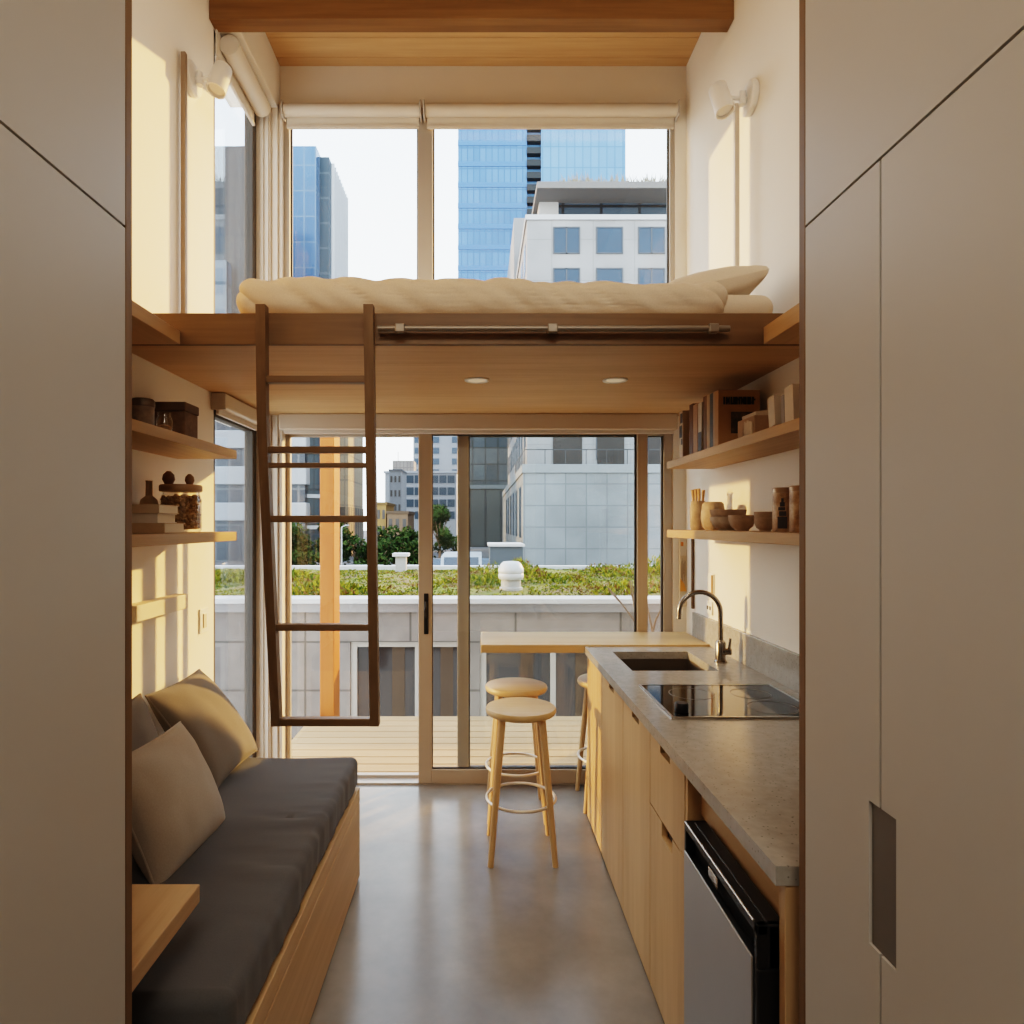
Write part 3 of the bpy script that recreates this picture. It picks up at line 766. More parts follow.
B(WR - .008, WR - .001, 3.51, 3.60, 1.105, 1.175, bev=.002).build('plate', M_WHITE, t)
for yy in (3.535, 3.575): B(WR - .010, WR - .007, yy - .008, yy + .008, 1.13, 1.15).build('slot', M_ALUD, t)
B(1.240, WR - .001, 3.955, 3.969, 1.095, 1.55, bev=.003).build('pin_board', plain('pale_board', (.72, .62, .48), .8), None, 'narrow pale pin board on the jamb behind the tap', 'board')
B(1.247, 1.262, 3.951, 3.9545, 1.47, 1.495).build('sticky_note', plain('orange_paper', (.75, .28, .06), .8), None, 'small orange note pinned at the top of the board', 'note')
t = thing('sketch_print', (1.262, 3.952, 1.2), 'small sketch print with an orange corner on the pin board', 'print')
B(1.243, 1.282, 3.951, 3.9545, 1.19, 1.41).build('paper', plain('print_paper', (.68, .55, .36), .8), t)
m = MB(); random.seed(9)
for i in range(7):
    xx = 1.247 + .004 * i + .002; m.box(xx, xx + .0015, 3.9495, 3.9512, 1.25 + random.uniform(0, .05), 1.36 + random.uniform(0, .04))
m.build('drawn_lines', plain('sketch_line', (.30, .21, .13), .8), t)
MB().prism([(1.243, 1.19), (1.280, 1.19), (1.268, 1.235), (1.243, 1.27)], 'y', 3.9495, 3.9512).build('orange_corner', plain('orange_paper2', (.85, .42, .10), .8), t)
B(WR - .016, WR - .001, 3.815, 3.835, 1.10, 1.53, bev=.003).build('wall_batten', wood('ladder', 'z'), None, 'thin dark wooden batten on the wall between board and switch', 'batten')

# ------------------------------------------------------------------ bench
bn = thing('bench', (-.95, 2.14, 0), 'built-in oak bench base along the wall under the shelves', 'bench')
B(WL + .001, -.562, 1.36, 2.885, .0, .405).build('carcass', wood('bench', 'y'), bn)
B(-.560, -.540, 1.345, 2.90, .012, .345, bev=.002).build('front_panel', wood('bench', 'y'), bn)
B(-.560, -.540, 1.345, 2.90, .349, .413, bev=.002).build('front_rail', wood('bench', 'y'), bn)
B(WL + .001, -.561, 2.886, 2.90, .0, .413, bev=.002).build('end_panel', wood('bench', 'x'), bn)
def cush_disp(p, d):
    w = Vector((0, 0, 0))
    # stretch creases that run across the cushion from its front edge
    k = math.exp(-((p.x + .60) / .17) ** 2) * (0.35 + 1.2 * math.exp(-((p.y - 2.12) / .22) ** 2) + .6 * math.exp(-((p.y - 2.5) / .2) ** 2))
    cr = (max(0, noise.noise(Vector((p.x * 2.0, p.y * 26 + p.x * 3, 1.3)))) ** 1.3) * .018 * k
    cr = min(cr, .009)
    if p.z > .47: w.z -= cr
    if p.x > -.62: w.x -= cr * .7 + .006 * noise.noise(Vector((p.y * 22, p.z * 6, 4)))
    w.z += .008 * noise.noise(Vector((p.x * 3, p.y * 2.2, 0))) if p.z > .5 else 0
    return w
rounded_box(WL + .004, -.545, 1.415, 2.905, .414, .552, .032, 90, cush_disp).build('bench_cushion', fabric('charcoal_canvas', (.105, .105, .108), weave=700), None, 'long charcoal seat cushion covering the bench', 'cushion')
# throw cushions
def cushion(c, ax, ay, w, h, th, mat, pipemat, seed, label, **k):
    ax, ay = Vector(ax).normalized(), Vector(ay).normalized()
    ay = (ay - ax * ay.dot(ax)).normalized(); az = ax.cross(ay)
    t = thing('throw_cushion', (c[0], c[1], c[2] - h / 2), label, 'cushion', 'throw cushions on the bench')
    m, rim = pillow(c, ax, ay, az, w, h, th, seed, **k)
    m.build('cover', mat, t)
    MB().tube(rim, .004, 8, closed=True).build('piping', pipemat, t)
def from_corners(bl, br, tr, tl):
    pass
fabA = fabric('taupe_grey_weave', (.20, .178, .155), weave=600); fabB = fabric('beige_weave', (.39, .345, .29), weave=600); fabC = fabric('dark_taupe_weave', (.18, .158, .138), weave=600)
cushion((-1.165, 2.735, .745), (.02, 1, 0), (-.50, .16, .68), .46, .46, .17, fabA, fabA, 1, 'large grey-brown throw cushion leaning on the wall at the window end')
cushion((-1.24, 2.24, .742), (0, 1, .04), (-.26, .0, .9), .44, .42, .15, fabC, fabC, 5, 'dark taupe throw cushion standing against the wall behind the beige one')
cushion((-1.015, 2.10, .704), (.04, 1, -.02), (-.27, .20, .58), .46, .40, .18, fabB, fabB, 8, 'smaller beige throw cushion in front of the other two')

# wall table
B(WL + .001, -.684, 1.21, 1.57, .676, .72, bev=.003).build('wall_table', wood('table', 'y'), None, 'small oak wall table projecting beside the wardrobe over the bench', 'table')

# ------------------------------------------------------------------ kitchen run
XF, XB = .592, WR - .002
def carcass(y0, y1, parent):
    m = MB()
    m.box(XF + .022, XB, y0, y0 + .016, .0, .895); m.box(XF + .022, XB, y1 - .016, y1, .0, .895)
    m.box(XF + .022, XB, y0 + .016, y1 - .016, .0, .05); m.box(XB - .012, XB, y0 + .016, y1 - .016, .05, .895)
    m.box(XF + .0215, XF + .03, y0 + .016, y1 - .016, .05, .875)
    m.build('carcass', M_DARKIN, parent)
def front(mb, y0, y1, z0, z1, notch=None):
    """door front in x = XF .. XF+.02, with a finger notch cut from the top edge"""
    if notch is None: mb.box(XF, XF + .02, y0, y1, z0, z1, bev=.0015, seg=1); return
    n0, n1, d = notch
    mb.box(XF, XF + .02, y0, y1, z0, z1 - d); mb.box(XF, XF + .02, y0, n0, z1 - d, z1); mb.box(XF, XF + .02, n1, y1, z1 - d, z1)
oz = wood('oak', 'z')
u = thing('kitchen_cabinet', (.94, 3.29, 0), 'slatted oak end cabinet under the counter beside the bar stools', 'cabinet', 'oak kitchen cabinets')
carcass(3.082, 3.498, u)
m = MB(); y = 3.084
while y < 3.495: m.box(XF, XF + .02, y, min(y + .0505, 3.498), .012, .893, bev=.0015, seg=1); y += .0517
m.build('slatted_front', oz, u)
for (y0, y1, nt_, lb) in ((2.632, 3.08, (2.815, 2.905, .034), 'oak kitchen cabinet with a notched door next to the slatted end'), (2.216, 2.63, (2.375, 2.475, .034), 'oak kitchen cabinet with a notched door under the cooktop')):
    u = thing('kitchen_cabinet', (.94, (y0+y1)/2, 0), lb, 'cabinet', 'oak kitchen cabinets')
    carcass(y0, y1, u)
    m = MB(); front(m, y0 + .0015, y1 - .0015, .012, .893, nt_); m.build('door', oz, u)
u = thing('kitchen_cabinet', (.94, 2.03, 0), 'oak kitchen drawer unit beside the small fridge', 'cabinet', 'oak kitchen cabinets')
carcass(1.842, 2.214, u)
m = MB(); front(m, 1.8435, 2.2125, .642, .893, (1.985, 2.09, .036)); m.build('drawer', oz, u)
m = MB(); front(m, 1.8435, 2.2125, .012, .637, (1.96, 2.075, .045)); m.build('drawer', oz, u)
# niche for the fridge
u = thing('fridge_niche', (.94, 1.55, 0), 'oak niche panels framing the small fridge below the counter', 'cabinet')
B(XF + .002, XB, 1.822, 1.840, 0, .895).build('side_panel', oz, u)
B(.598, XB, 1.250, 1.276, 0, .895, bev=.002).build('end_panel', wood('table', 'z'), u)
B(.632, .650, 1.277, 1.821, .776, .895).build('back_rail', wood('bench', 'y'), u)
B(XB - .012, XB, 1.277, 1.821, 0, .895).build('back_panel', oz, u)
# fridge
u = thing('mini_fridge', (.86, 1.53, 0), 'black mini fridge with a stainless steel door under the counter', 'fridge')
B(.624, 1.20, 1.30, 1.755, .02, .772, bev=.004).build('body', M_BLACK, u)
dr = MB(); dr.box(.563, .622, 1.295, 1.757, .04, .70, bev=.004); dr.box(.585, .622, 1.295, 1.757, .70, .790, bev=.004)
dr.box(.563, .586, 1.295, 1.757, .768, .790, bev=.003); dr.box(.563, .622, 1.295, 1.312, .70, .790, bev=.003); dr.box(.563, .622, 1.742, 1.757, .70, .790, bev=.003)
d_ = dr.build('door', M_BLACK, u)
B(.5585, .5635, 1.312, 1.745, .05, .715, bev=.002).build('steel_skin', plain('fridge_steel', (.42, .41, .40), .34, metal=.85, var=.04), d_)
h_ = MB(); h_.tube([(.563, 1.31, .790), (.563, 1.745, .790)], .003, 10); h_.box(.572, .580, 1.54, 1.60, .722, .75, bev=.003); h_.build('grip_trim', plain('chrome_trim', (.55, .52, .48), .25, metal=1), d_)
for yy in (1.33, 1.72): MB().lathe((.68, yy, 0), [(0, 0), (.018, 0), (.018, .02), (0, .02)], 16).build('foot', M_BLACK, u)
# counter top with a sink cut-out
CX, CZ0, CZ1 = .578, .897, .935
SX0, SX1, SY0, SY1 = .70, 1.095, 2.92, 3.36
cn = thing('countertop', (.93, 2.4, CZ0), 'speckled grey stone worktop running along the kitchen', 'worktop')
m = MB()
xs = [CX, SX0, SX1, WR - .021]; ys = [1.247, SY0, SY1, 3.499]
vs = []; fs = []
for zz in (CZ0, CZ1):
    for y in ys:
        for x in xs: vs.append((x, y, zz))
def ix(i, j, k): return k * 16 + j * 4 + i
for k in (0, 1):
    for j in range(3):
        for i in range(3):
            if i == 1 and j == 1: continue
            fs.append((ix(i,j,k), ix(i+1,j,k), ix(i+1,j+1,k), ix(i,j+1,k)))
for i in range(3):
    fs.append((ix(i,0,0), ix(i+1,0,0), ix(i+1,0,1), ix(i,0,1))); fs.append((ix(i,3,0), ix(i+1,3,0), ix(i+1,3,1), ix(i,3,1)))
    fs.append((ix(0,i,0), ix(0,i+1,0), ix(0,i+1,1), ix(0,i,1))); fs.append((ix(3,i,0), ix(3,i+1,0), ix(3,i+1,1), ix(3,i,1)))
for (a, b) in (((1,1),(2,1)), ((2,1),(2,2)), ((2,2),(1,2)), ((1,2),(1,1))):
    fs.append((ix(*a,0), ix(*b,0), ix(*b,1), ix(*a,1)))
m.raw(vs, fs).build('slab', M_STONE, cn)
B(WR - .020, WR - .001, 1.247, 3.80, CZ0, 1.083, bev=.0015, seg=1).build('upstand', M_STONE, cn)
sk = thing('sink', (.9, 3.14, .70), 'dark undermounted sink basin set in the worktop', 'sink')
m = MB(); e = .004
m.box(SX0 - .014, SX0 - e + .003, SY0 - .014, SY1 + .014, .72, CZ0 - .001); m.box(SX1 + e - .003, SX1 + .014, SY0 - .014, SY1 + .014, .72, CZ0 - .001)
m.box(SX0 - .001, SX1 + .001, SY0 - .014, SY0 - .001, .72, CZ0 - .001); m.box(SX0 - .001, SX1 + .001, SY1 + .001, SY1 + .014, .72, CZ0 - .001)
m.box(SX0 - .014, SX1 + .014, SY0 - .014, SY1 + .014, .708, .72)
m.build('basin', plain('taupe_steel_sink', (.20, .165, .13), .3, metal=.6, var=.06), sk)
MB().lathe((.9, 3.14, .7205), [(0, 0), (.045, 0), (.045, .003), (.036, .004), (.03, .001), (0, .001)], 28).build('drain', M_STEEL, sk)
# tap
tp = thing('kitchen_tap', (1.17, 3.10, CZ1), 'brushed gunmetal swan neck tap behind the sink', 'tap')
MB().lathe((1.17, 3.10, CZ1), [(0, 0), (.030, 0), (.030, .008), (.024, .012), (.024, .095), (.020, .102), (.014, .108), (0, .108)], 28).build('body', M_DKSTEEL, tp)
pts = [(1.17, 3.10, CZ1 + .10), (1.17, 3.10, 1.12), (1.17, 3.10, 1.175)]
for k in range(1, 19):
    a = PI * k / 18 * 1.03; pts.append((1.07 + .1 * math.cos(a), 3.10, 1.175 + .1 * math.sin(a)))
pts.append((.968, 3.10, 1.145))
MB().tube(pts, .0115, 16).build('spout', M_DKSTEEL, tp)
lv = MB(); lv.tube([(1.18, 3.092, .99), (1.215, 3.085, .99)], .017, 16); lv.tube([(1.205, 3.085, .995), (1.21, 3.08, 1.055)], .006, 10); lv.build('lever', M_DKSTEEL, tp)
# cooktop
ck = thing('cooktop', (.93, 2.42, CZ1), 'black glass induction cooktop set into the worktop', 'cooktop')
B(.668, 1.194, 2.2, 2.635, CZ1 + .0005, CZ1 + .006).build('glass_plate', plain('black_ceramic_glass', (.012, .011, .011), .06, var=.02, spec=.6), ck)
m = MB(); z0, z1 = CZ1 + .0003, CZ1 + .0075
m.box(.660, .668, 2.192, 2.643, z0, z1); m.box(1.194, 1.202, 2.192, 2.643, z0, z1); m.box(.668, 1.194, 2.192, 2.2, z0, z1); m.box(.668, 1.194, 2.635, 2.643, z0, z1)
m.build('steel_trim', M_STEEL, ck)
m = MB()
for (x, y, r) in ((.83, 2.50, .085), (1.06, 2.50, .075), (1.06, 2.31, .085)):
    pts = [(x + r * math.cos(2*PI*k/40), y + r * math.sin(2*PI*k/40), CZ1 + .0062) for k in range(40)]; m.tube(pts, .0009, 6, closed=True)
m.build('zone_marking', plain('zone_grey', (.30, .28, .26), .4), ck)
MB().lathe((.715, 2.26, CZ1 + .0065), [(0, 0), (.022, 0), (.024, .003), (.024, .028), (.021, .032), (0, .032)], 28).build('control_knob', M_BLACK, None, 'black round control knob sitting on the cooktop glass', 'knob')
# bar
bar = MB(); bar.box(.010, WR - .0215, 3.50, 3.925, .900, .945, bev=.004)
bar.build('bar_counter', wood('bar', 'x'), None, 'pale oak breakfast bar along the glass at the end of the worktop', 'bar')

# ------------------------------------------------------------------ stools
def make_stool(x, y, label):
    t = thing('bar_stool', (x, y, 0), label, 'stool', 'round oak bar stools')
    MB().lathe((x, y, .672), [(0, 0), (.155, 0), (.168, .006), (.173, .016), (.173, .026), (.168, .035), (.16, .038), (0, .038)], 40).build('seat', wood('bar', 'x'), t)
    for sx in (-1, 1):
        for sy in (-1, 1):
            top = Vector((x + sx * .095, y + sy * .095, .673)); bot = Vector((x + sx * .152, y + sy * .155, 0))
            MB().tube([bot, top.lerp(bot, .5), top], [.0135, .0165, .0175], 14).build('leg', wood('oak', 'z'), t)
    rr = .155 * 1.0
    pts = [(x + .168 * math.cos(2*PI*k/48), y + .168 * math.sin(2*PI*k/48), .262) for k in range(48)]
    MB().tube(pts, .0075, 10, closed=True).build('foot_ring', plain('cream_foot_ring', (.68, .60, .50), .35, metal=.5), t)
    return t
st = make_stool(.206, 3.15, 'round oak bar stool standing clear in front of the bar')
dup(st, (.206 - .206 + .002, .43, 0), 'round oak bar stool tucked under the free end of the bar behind another stool')
dup(st, (.745 - .206, .56, 0), 'round oak bar stool mostly hidden behind the slatted end cabinet')

OUT[0] = .6
# ------------------------------------------------------------------ outdoors: deck and neighbour
dk = MB(); y = 4.09
while y < 5.45:
    dk.box(-1.42, 4.2, y, min(y + .128, 5.45), -.055, -.028, bev=.003, seg=1); y += .1372
dk.box(-1.40, 4.2, 4.09, 5.45, -.10, -.06)
dk.build('timber_deck', wood('deck', 'x'), None, 'pale timber deck boards just outside the glass', 'deck')
ps = thing('added_sun_blocker', (2.5, 5.3, -.03), 'tall timber screen added out of view to block the low sun', 'screen')  # added out of view to keep the low sun off bench and floor
m = MB(); y = 4.12
while y < 6.5: m.box(2.49, 2.51, y, y + .118, -.027, 3.25, bev=.002, seg=1); y += .12
m.box(2.491, 2.509, 4.12, 6.55, -.027, 3.24)
m.build('boards', wood('deck', 'z'), ps)
for y in (4.2, 5.3, 6.45): B(2.511, 2.60, y, y + .09, -.027, 3.25, bev=.003).build('post', wood('deck', 'z'), ps)
p0, p1 = -1.357, -1.235
B(p0, p1, 5.455, 5.68, -.3, 2.78, bev=.006).build('timber_post', wood('post', 'z'), None, 'orange timber post standing at the far edge of the deck', 'post')
nb = thing('neighbour_building', (0, 7.4, -1.8), 'low grey building beyond the deck with a planted roof', 'building')
M_RENDER = grid('grey_render_panels', (.31, .268, .235), (.335, .29, .255), (.15, .13, .11), 1.15, .53, .012, .85, var=4)
m = MB()
wz0, wz1 = -.95, .32
wins = [(-1.41, -.12), (.01, 1.42), (1.62, 3.0)]
m.box(-12, 8, 7.0, 7.2, wz1, .65); m.box(-12, 8, 7.0, 7.2, -1.8, wz0)
xs = -12
for (a, b) in wins: m.box(xs, a, 7.0, 7.2, wz0, wz1); xs = b
m.box(xs, 8, 7.0, 7.2, wz0, wz1); m.box(-12, 8, 7.2, 11.7, -1.8, .70)
m.build('wall', M_RENDER, nb)
B(-12, 8, 6.93, 7.25, .745, .80, bev=.006).build('coping', plain('white_coping', (.80, .78, .75), .6), nb)
B(-12, 8, 6.965, 7.2, .65, .745).build('fascia', plain('zinc_fascia', (.36, .34, .33), .45, metal=.4), nb)
B(-12, 8, 11.55, 11.75, .70, .86, bev=.006).build('coping', plain('white_coping', (.80, .78, .75), .6), nb)
for (a, b) in wins:
    fr = MB(); frame_rect(fr, a, b, wz0, wz1, 7.03, 7.09, .07, .06, .06, .06)
    mid = a + (b - a) * .57; fr.box(mid - .03, mid + .03, 7.036, 7.088, wz0 + .0605, wz1 - .0605)
    w = fr.build('window', plain('greige_frame', (.50, .45, .39), .5), nb)
    B(a + .07, b - .06, 7.075, 7.082, wz0 + .06, wz1 - .06).build('pane', plain('dark_room_glass', (.045, .036, .033), .12, spec=.22, var=.4, scale=2), w)
    for xx in (a + .45, mid + .25):
        B(xx, xx + .14, 7.066, 7.074, wz0 + .06, wz1 - .06).build('curtain', plain('brown_curtain', (.10, .065, .04), .9), w)
# planted roof
m = MB(); nx, ny = 90, 40; vs = []
def roof_z(x, y):
    b_ = .74 + .05 * noise.noise(Vector((x * .9, y * .9, 0))) + .03 * noise.noise(Vector((x * 3, y * 3, 2)))
    return b_ + .06 * max(0, (y - 8.5) / 3)
for j in range(ny + 1):
    for i in range(nx + 1):
        x = -7 + 14 * i / nx; y = 7.22 + 4.33 * j / ny; vs.append((x, y, roof_z(x, y)))
fs = [(j*(nx+1)+i, j*(nx+1)+i+1, (j+1)*(nx+1)+i+1, (j+1)*(nx+1)+i) for j in range(ny) for i in range(nx)]
m.raw(vs, fs, True)
m.build('planting_bed', mottled('sedum_ground', [(.22,.12,.06), (.24,.17,.065), (.24,.24,.045), (.17,.22,.04)], 1.6, .95, 7), nb)
m = MB(); random.seed(21)
for i in range(34000):
    x = random.uniform(-5, 4.2); y = 7.3 + 4.2 * random.random() ** 1.0
    c_ = noise.noise(Vector((x * 1.3, y * 1.3, 7)))
    if c_ < -.22 and random.random() < .75: continue
    mound = max(0, noise.noise(Vector((x * .8 + 3, y * .7, 1))))
    if x > .6 and y > 9.8: mound += .35 * max(0, noise.noise(Vector((x * 1.1, 3, 5))) + .45)
    h = random.uniform(.015, .04) * (1 + 1.6 * mound); w = random.uniform(.010, .024); a = random.uniform(0, PI)
    z0 = roof_z(x, y) - .01; dx, dy = w * math.cos(a), w * math.sin(a)
    m.mi = (2 if random.random() < .6 else 0) if noise.noise(Vector((x * 1.7, y * 2.4, 3))) > .22 else (0 if random.random() < .6 else 1)
    zz = z0 + (mound * .35 if mound > .2 else 0) * random.random()
    m.raw([(x - dx, y - dy, zz), (x + dx, y + dy, zz), (x + random.gauss(0, .03), y + random.gauss(0, .03), zz + h)], [(0, 1, 2)])
m.build('roof_sedum', [plain('sedum_yellow_green', (.33, .31, .03), .95, spec=.05), plain('sedum_green', (.11, .165, .03), .95, spec=.05), plain('sedum_rust', (.26, .13, .055), .95, spec=.05)], None, 'low yellow-green sedum growing on the neighbouring roof', 'planting', kind='stuff')
# roof vents
vx, vy = .415, 8.3
t = thing('roof_vent', (vx, vy, .76), 'white domed ventilation cowl on the planted roof', 'vent')
MB().lathe((vx, vy, .74), [(0, 0), (.15, 0), (.15, .05), (.13, .06), (.13, .20), (0, .20)], 28).build('neck', plain('vent_grey', (.60, .57, .54), .5), t)
MB().lathe((vx, vy, .90), [(0, 0), (.155, 0), (.165, .02), (.165, .06), (.158, .075), (.165, .09), (.165, .13), (.13, .20), (.10, .225), (0, .235)], 28).build('hood', plain('vent_white', (.80, .78, .76), .45), t)
t = thing('roof_flue', (-1.35, 11.2, .74), 'stubby white flue with a flat cap at the far roof edge', 'vent')
B(-1.45, -1.27, 11.1, 11.28, .74, 1.05).build('shaft', plain('vent_grey', (.60, .57, .54), .5), t)
B(-1.50, -1.22, 11.05, 11.33, 1.05, 1.11, bev=.01).build('cap', plain('vent_white', (.80, .78, .76), .45), t)
# bare twigs in the gap by the deck
m = MB(); random.seed(4)
bx, by = 1.62, 5.9
def twig(p, d, l, r, dep):
    q = p + d * l; m.tube([p, p.lerp(q, .5) + Vector((random.gauss(0, .01), 0, 0)), q], [r, r * .85, r * .7], 6)
    if dep:
        for k in range(2):
            nd = (d + Vector((random.uniform(-.6, .6), random.uniform(-.4, .4), random.uniform(.0, .3)))).normalized(); twig(q, nd, l * .72, r * .7, dep - 1)
twig(Vector((bx, by, -.3)), Vector((0, 0, 1)), .55, .02, 3)
m.build('bare_shrub', plain('bark', (.22, .15, .10), .9), None, 'bare twiggy shrub in front of the low grey building', 'shrub')

# ------------------------------------------------------------------ outdoors: city
gm = MB(); gm.box(-200, 200, 4.0, 400, -2.2, -1.8)
gm.build('street_ground', mottled('asphalt', [(.10,.10,.10), (.15,.15,.145), (.20,.195,.19)], .3, .9), None, 'grey street and parking ground around the buildings', 'ground', kind='structure')
t = thing('service_wall', (.6, 14, -1.8), 'blue-grey rendered service box behind the planted roof', 'wall box')
B(.24, .96, 14, 15.5, -1.8, 1.13).build('body', plain('bluegrey_render', (.12, .15, .175), .8), t)
B(.20, 1.0, 13.95, 15.55, 1.13, 1.18).build('cap', plain('vent_white', (.80, .78, .76), .45), t)
# concrete building with terrace block
M_CONCB = grid('board_concrete', (.37, .385, .385), (.41, .425, .425), (.29, .305, .31), 1.55, 1.62, .05, .9, var=.35, spec=.1)
M_CONCW = grid('pale_concrete', (.43, .425, .42), (.45, .445, .44), (.36, .355, .35), 3.3, 3.27, .04, .85, var=.3)
M_FWIN = plain('facade_blue_glass', (.055, .105, .17), .15, metal=.1, spec=.35, var=.3, scale=.2)
M_FDARK = plain('facade_dark_glass', (.05, .045, .042), .2, spec=.25, var=.5, scale=.3)
cbld = thing('concrete_building', (12, 58, -1.8), 'pale concrete office building with a grey terrace block at its foot', 'building')
B(3.3, 24, 48, 90, -1.8, 6.1).build('terrace_block', M_CONCB, cbld)
B(3.22, 24.1, 47.9, 90, 5.5, 6.15, bev=.03).build('block_coping', plain('pale_coping', (.42, .435, .435), .8, spec=.1), cbld)
B(3.825, 24, 51, 85, 6.1, 26.2).build('wall', M_CONCW, cbld)
B(3.7, 24.1, 50.9, 85, 25.9, 26.3).build('parapet', plain('pale_coping2', (.66, .66, .66), .7), cbld)
B(5.2, 24, 53.4, 80, 26.3, 28.45).build('penthouse', grid('penthouse_glass', (.07, .10, .13), (.09, .13, .17), (.03, .035, .04), 3.2, 6, .12, .2, metal=.1, spec=.3), cbld)
B(5.0, 6.6, 53.2, 55, 26.3, 28.45).build('penthouse_pier', plain('pier_concrete', (.55, .53, .51), .8), cbld)
B(4.62, 24.6, 51.0, 64, 28.45, 29.0, bev=.05).build('roof_slab', plain('roof_concrete', (.27, .255, .24), .8), cbld)
B(3.5, 5.2, 64, 88, 26, 32.3).build('rear_wing', plain('wing_render', (.42, .41, .40), .8), cbld)
for r in range(6):
    zt = 1.6 + (VY - 227) * 51 / F - r * 3.27
    for (a, b) in ((553, 580), (596, 623), (638, 665), (681, 708), (724, 751)):
        if zt - 2.15 < 6.2: continue
        xa, xb = (a - VX) * 51 / F, (b - VX) * 51 / F
        fm = MB(); frame_rect(fm, xa, xb, zt - 2.15, zt, 50.93, 51.05, .10, .10, .10, .10)
        if a != 596: fm.box((xa + xb) / 2 - .05, (xa + xb) / 2 + .05, 50.93, 51.05, zt - 2.15, zt)
        w = fm.build('window', plain('facade_frame', (.10, .12, .14), .5), cbld)
        B(xa + .1, xb - .1, 50.97, 50.99, zt - 2.05, zt - .1).build('pane', M_FWIN, w)
for (a, b) in ((553, 582), (597, 624), (648, 676)):
    xa, xb = (a - VX) * 51 / F, (b - VX) * 51 / F
    w = B(xa, xb, 50.9, 51.02, 6.15, 9.4).build('terrace_door', M_FDARK, cbld)
for k in range(9):
    y = 52.5 + k * 3.6
    for r in range(5):
        z = 8.0 + r * 3.6
        B(3.80, 3.84, y, y + 2.0, z, z + 2.3).build('side_window', M_FWIN, cbld)
for k in range(6):
    B(3.27, 3.31, 50 + k * 5, 52.4 + k * 5, .6, 4.6).build('side_window', M_FWIN, cbld)
rl = MB(); rl.box(3.4, 24, 48.2, 48.26, 7.25, 7.32)
for k in range(14): rl.box(3.4 + k * 1.55, 3.45 + k * 1.55, 48.2, 48.26, 6.15, 7.3)
rl.box(3.4, 3.46, 48.2, 60, 7.25, 7.32)
for k in range(6): rl.box(3.4, 3.46, 50 + k * 2, 50.06 + k * 2, 6.15, 7.3)
rl.build('terrace_railing', plain('rail_dark', (.06, .065, .07), .5), cbld)
m = MB(); random.seed(31)
for i in range(1600):
    x = random.uniform(6.3, 24); y = random.uniform(51.2, 54); h = random.uniform(.3, 1.0) * (1 + .6 * noise.noise(Vector((x * .7, 0, 0))))
    m.raw([(x - .06, y, 29), (x + .06, y, 29), (x + random.gauss(0, .25), y, 29 + h)], [(0, 1, 2)])
m.build('rooftop_grasses', plain('dry_grass', (.36, .32, .24), .9), None, 'dry ornamental grasses along the top of the concrete building', 'planting', kind='stuff')
# blue glass tower
bt = thing('glass_tower', (12, 130, -1.8), 'tall light blue glass tower behind the concrete building', 'building')
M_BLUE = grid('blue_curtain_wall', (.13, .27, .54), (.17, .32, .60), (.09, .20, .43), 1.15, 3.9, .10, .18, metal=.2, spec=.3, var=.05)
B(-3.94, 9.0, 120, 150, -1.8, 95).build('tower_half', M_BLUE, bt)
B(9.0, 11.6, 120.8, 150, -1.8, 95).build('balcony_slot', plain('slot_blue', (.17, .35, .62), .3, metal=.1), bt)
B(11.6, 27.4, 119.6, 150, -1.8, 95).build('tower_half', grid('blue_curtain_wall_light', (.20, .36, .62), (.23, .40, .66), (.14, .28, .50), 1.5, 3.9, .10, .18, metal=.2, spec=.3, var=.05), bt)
for k in range(22):
    z = 41 + k * 2.31
    B(8.95, 11.55, 119.5, 120.9, z, z + 1.15).build('balcony', plain('balcony_dark', (.05, .06, .065), .6, spec=.2), bt)
for k in range(22):
    z = 2.5 + k * 3.9
    B(-3.98, 9.0, 119.9, 120.02, z, z + .9).build('spandrel', plain('spandrel_blue', (.10, .24, .54), .3, metal=.1), bt)
pd = thing('podium_building', (0, 100, -1.8), 'dark glass podium at the foot of the blue tower', 'building')
B(-1.45, 6, 101, 112, -1.8, 24).build('glass_body', grid('dark_teal_glass', (.045, .075, .095), (.10, .14, .165), (.025, .035, .04), 2.0, 2.6, .12, .3, metal=0, spec=.25, var=.25), pd)
B(-1.4, 6.1, 99, 101, -1.8, 7.2).build('entrance_block', grid('teal_panels', (.09, .11, .11), (.14, .155, .15), (.04, .05, .055), 2.4, 9, .2, .7, var=.3), pd)
B(-1.5, 6.1, 98.9, 112, 7.2, 7.8).build('roof_edge', plain('teal_edge', (.20, .25, .27), .6), pd)
# left slab tower
lt = thing('slab_tower', (-25, 100, -1.8), 'blue glass slab tower with a white finned flank', 'building')
B(-34, -22.9, 90, 103, -1.8, 54.9).build('glass_front', grid('blue_grid_glass', (.10, .20, .40), (.145, .26, .47), (.22, .32, .47), 1.6, 3.6, .10, .2, metal=.15, spec=.3, var=.08), lt)
B(-22.9, -21.55, 92, 103, -1.8, 54.5).build('dark_slot', grid('slot_teal', (.045, .085, .12), (.06, .105, .14), (.12, .16, .19), 3, 3.6, .15, .4), lt)
B(-22.4, -21.5, 93.2, 104, -1.8, 54.2).build('white_flank', plain('white_flank', (.30, .33, .37), .7), lt)
for k in range(10): B(-21.5, -21.1, 93.4 + k * 1.08, 93.6 + k * 1.08, -1.8, 54.4).build('fin', plain('white_fin', (.78, .80, .82), .5), lt)
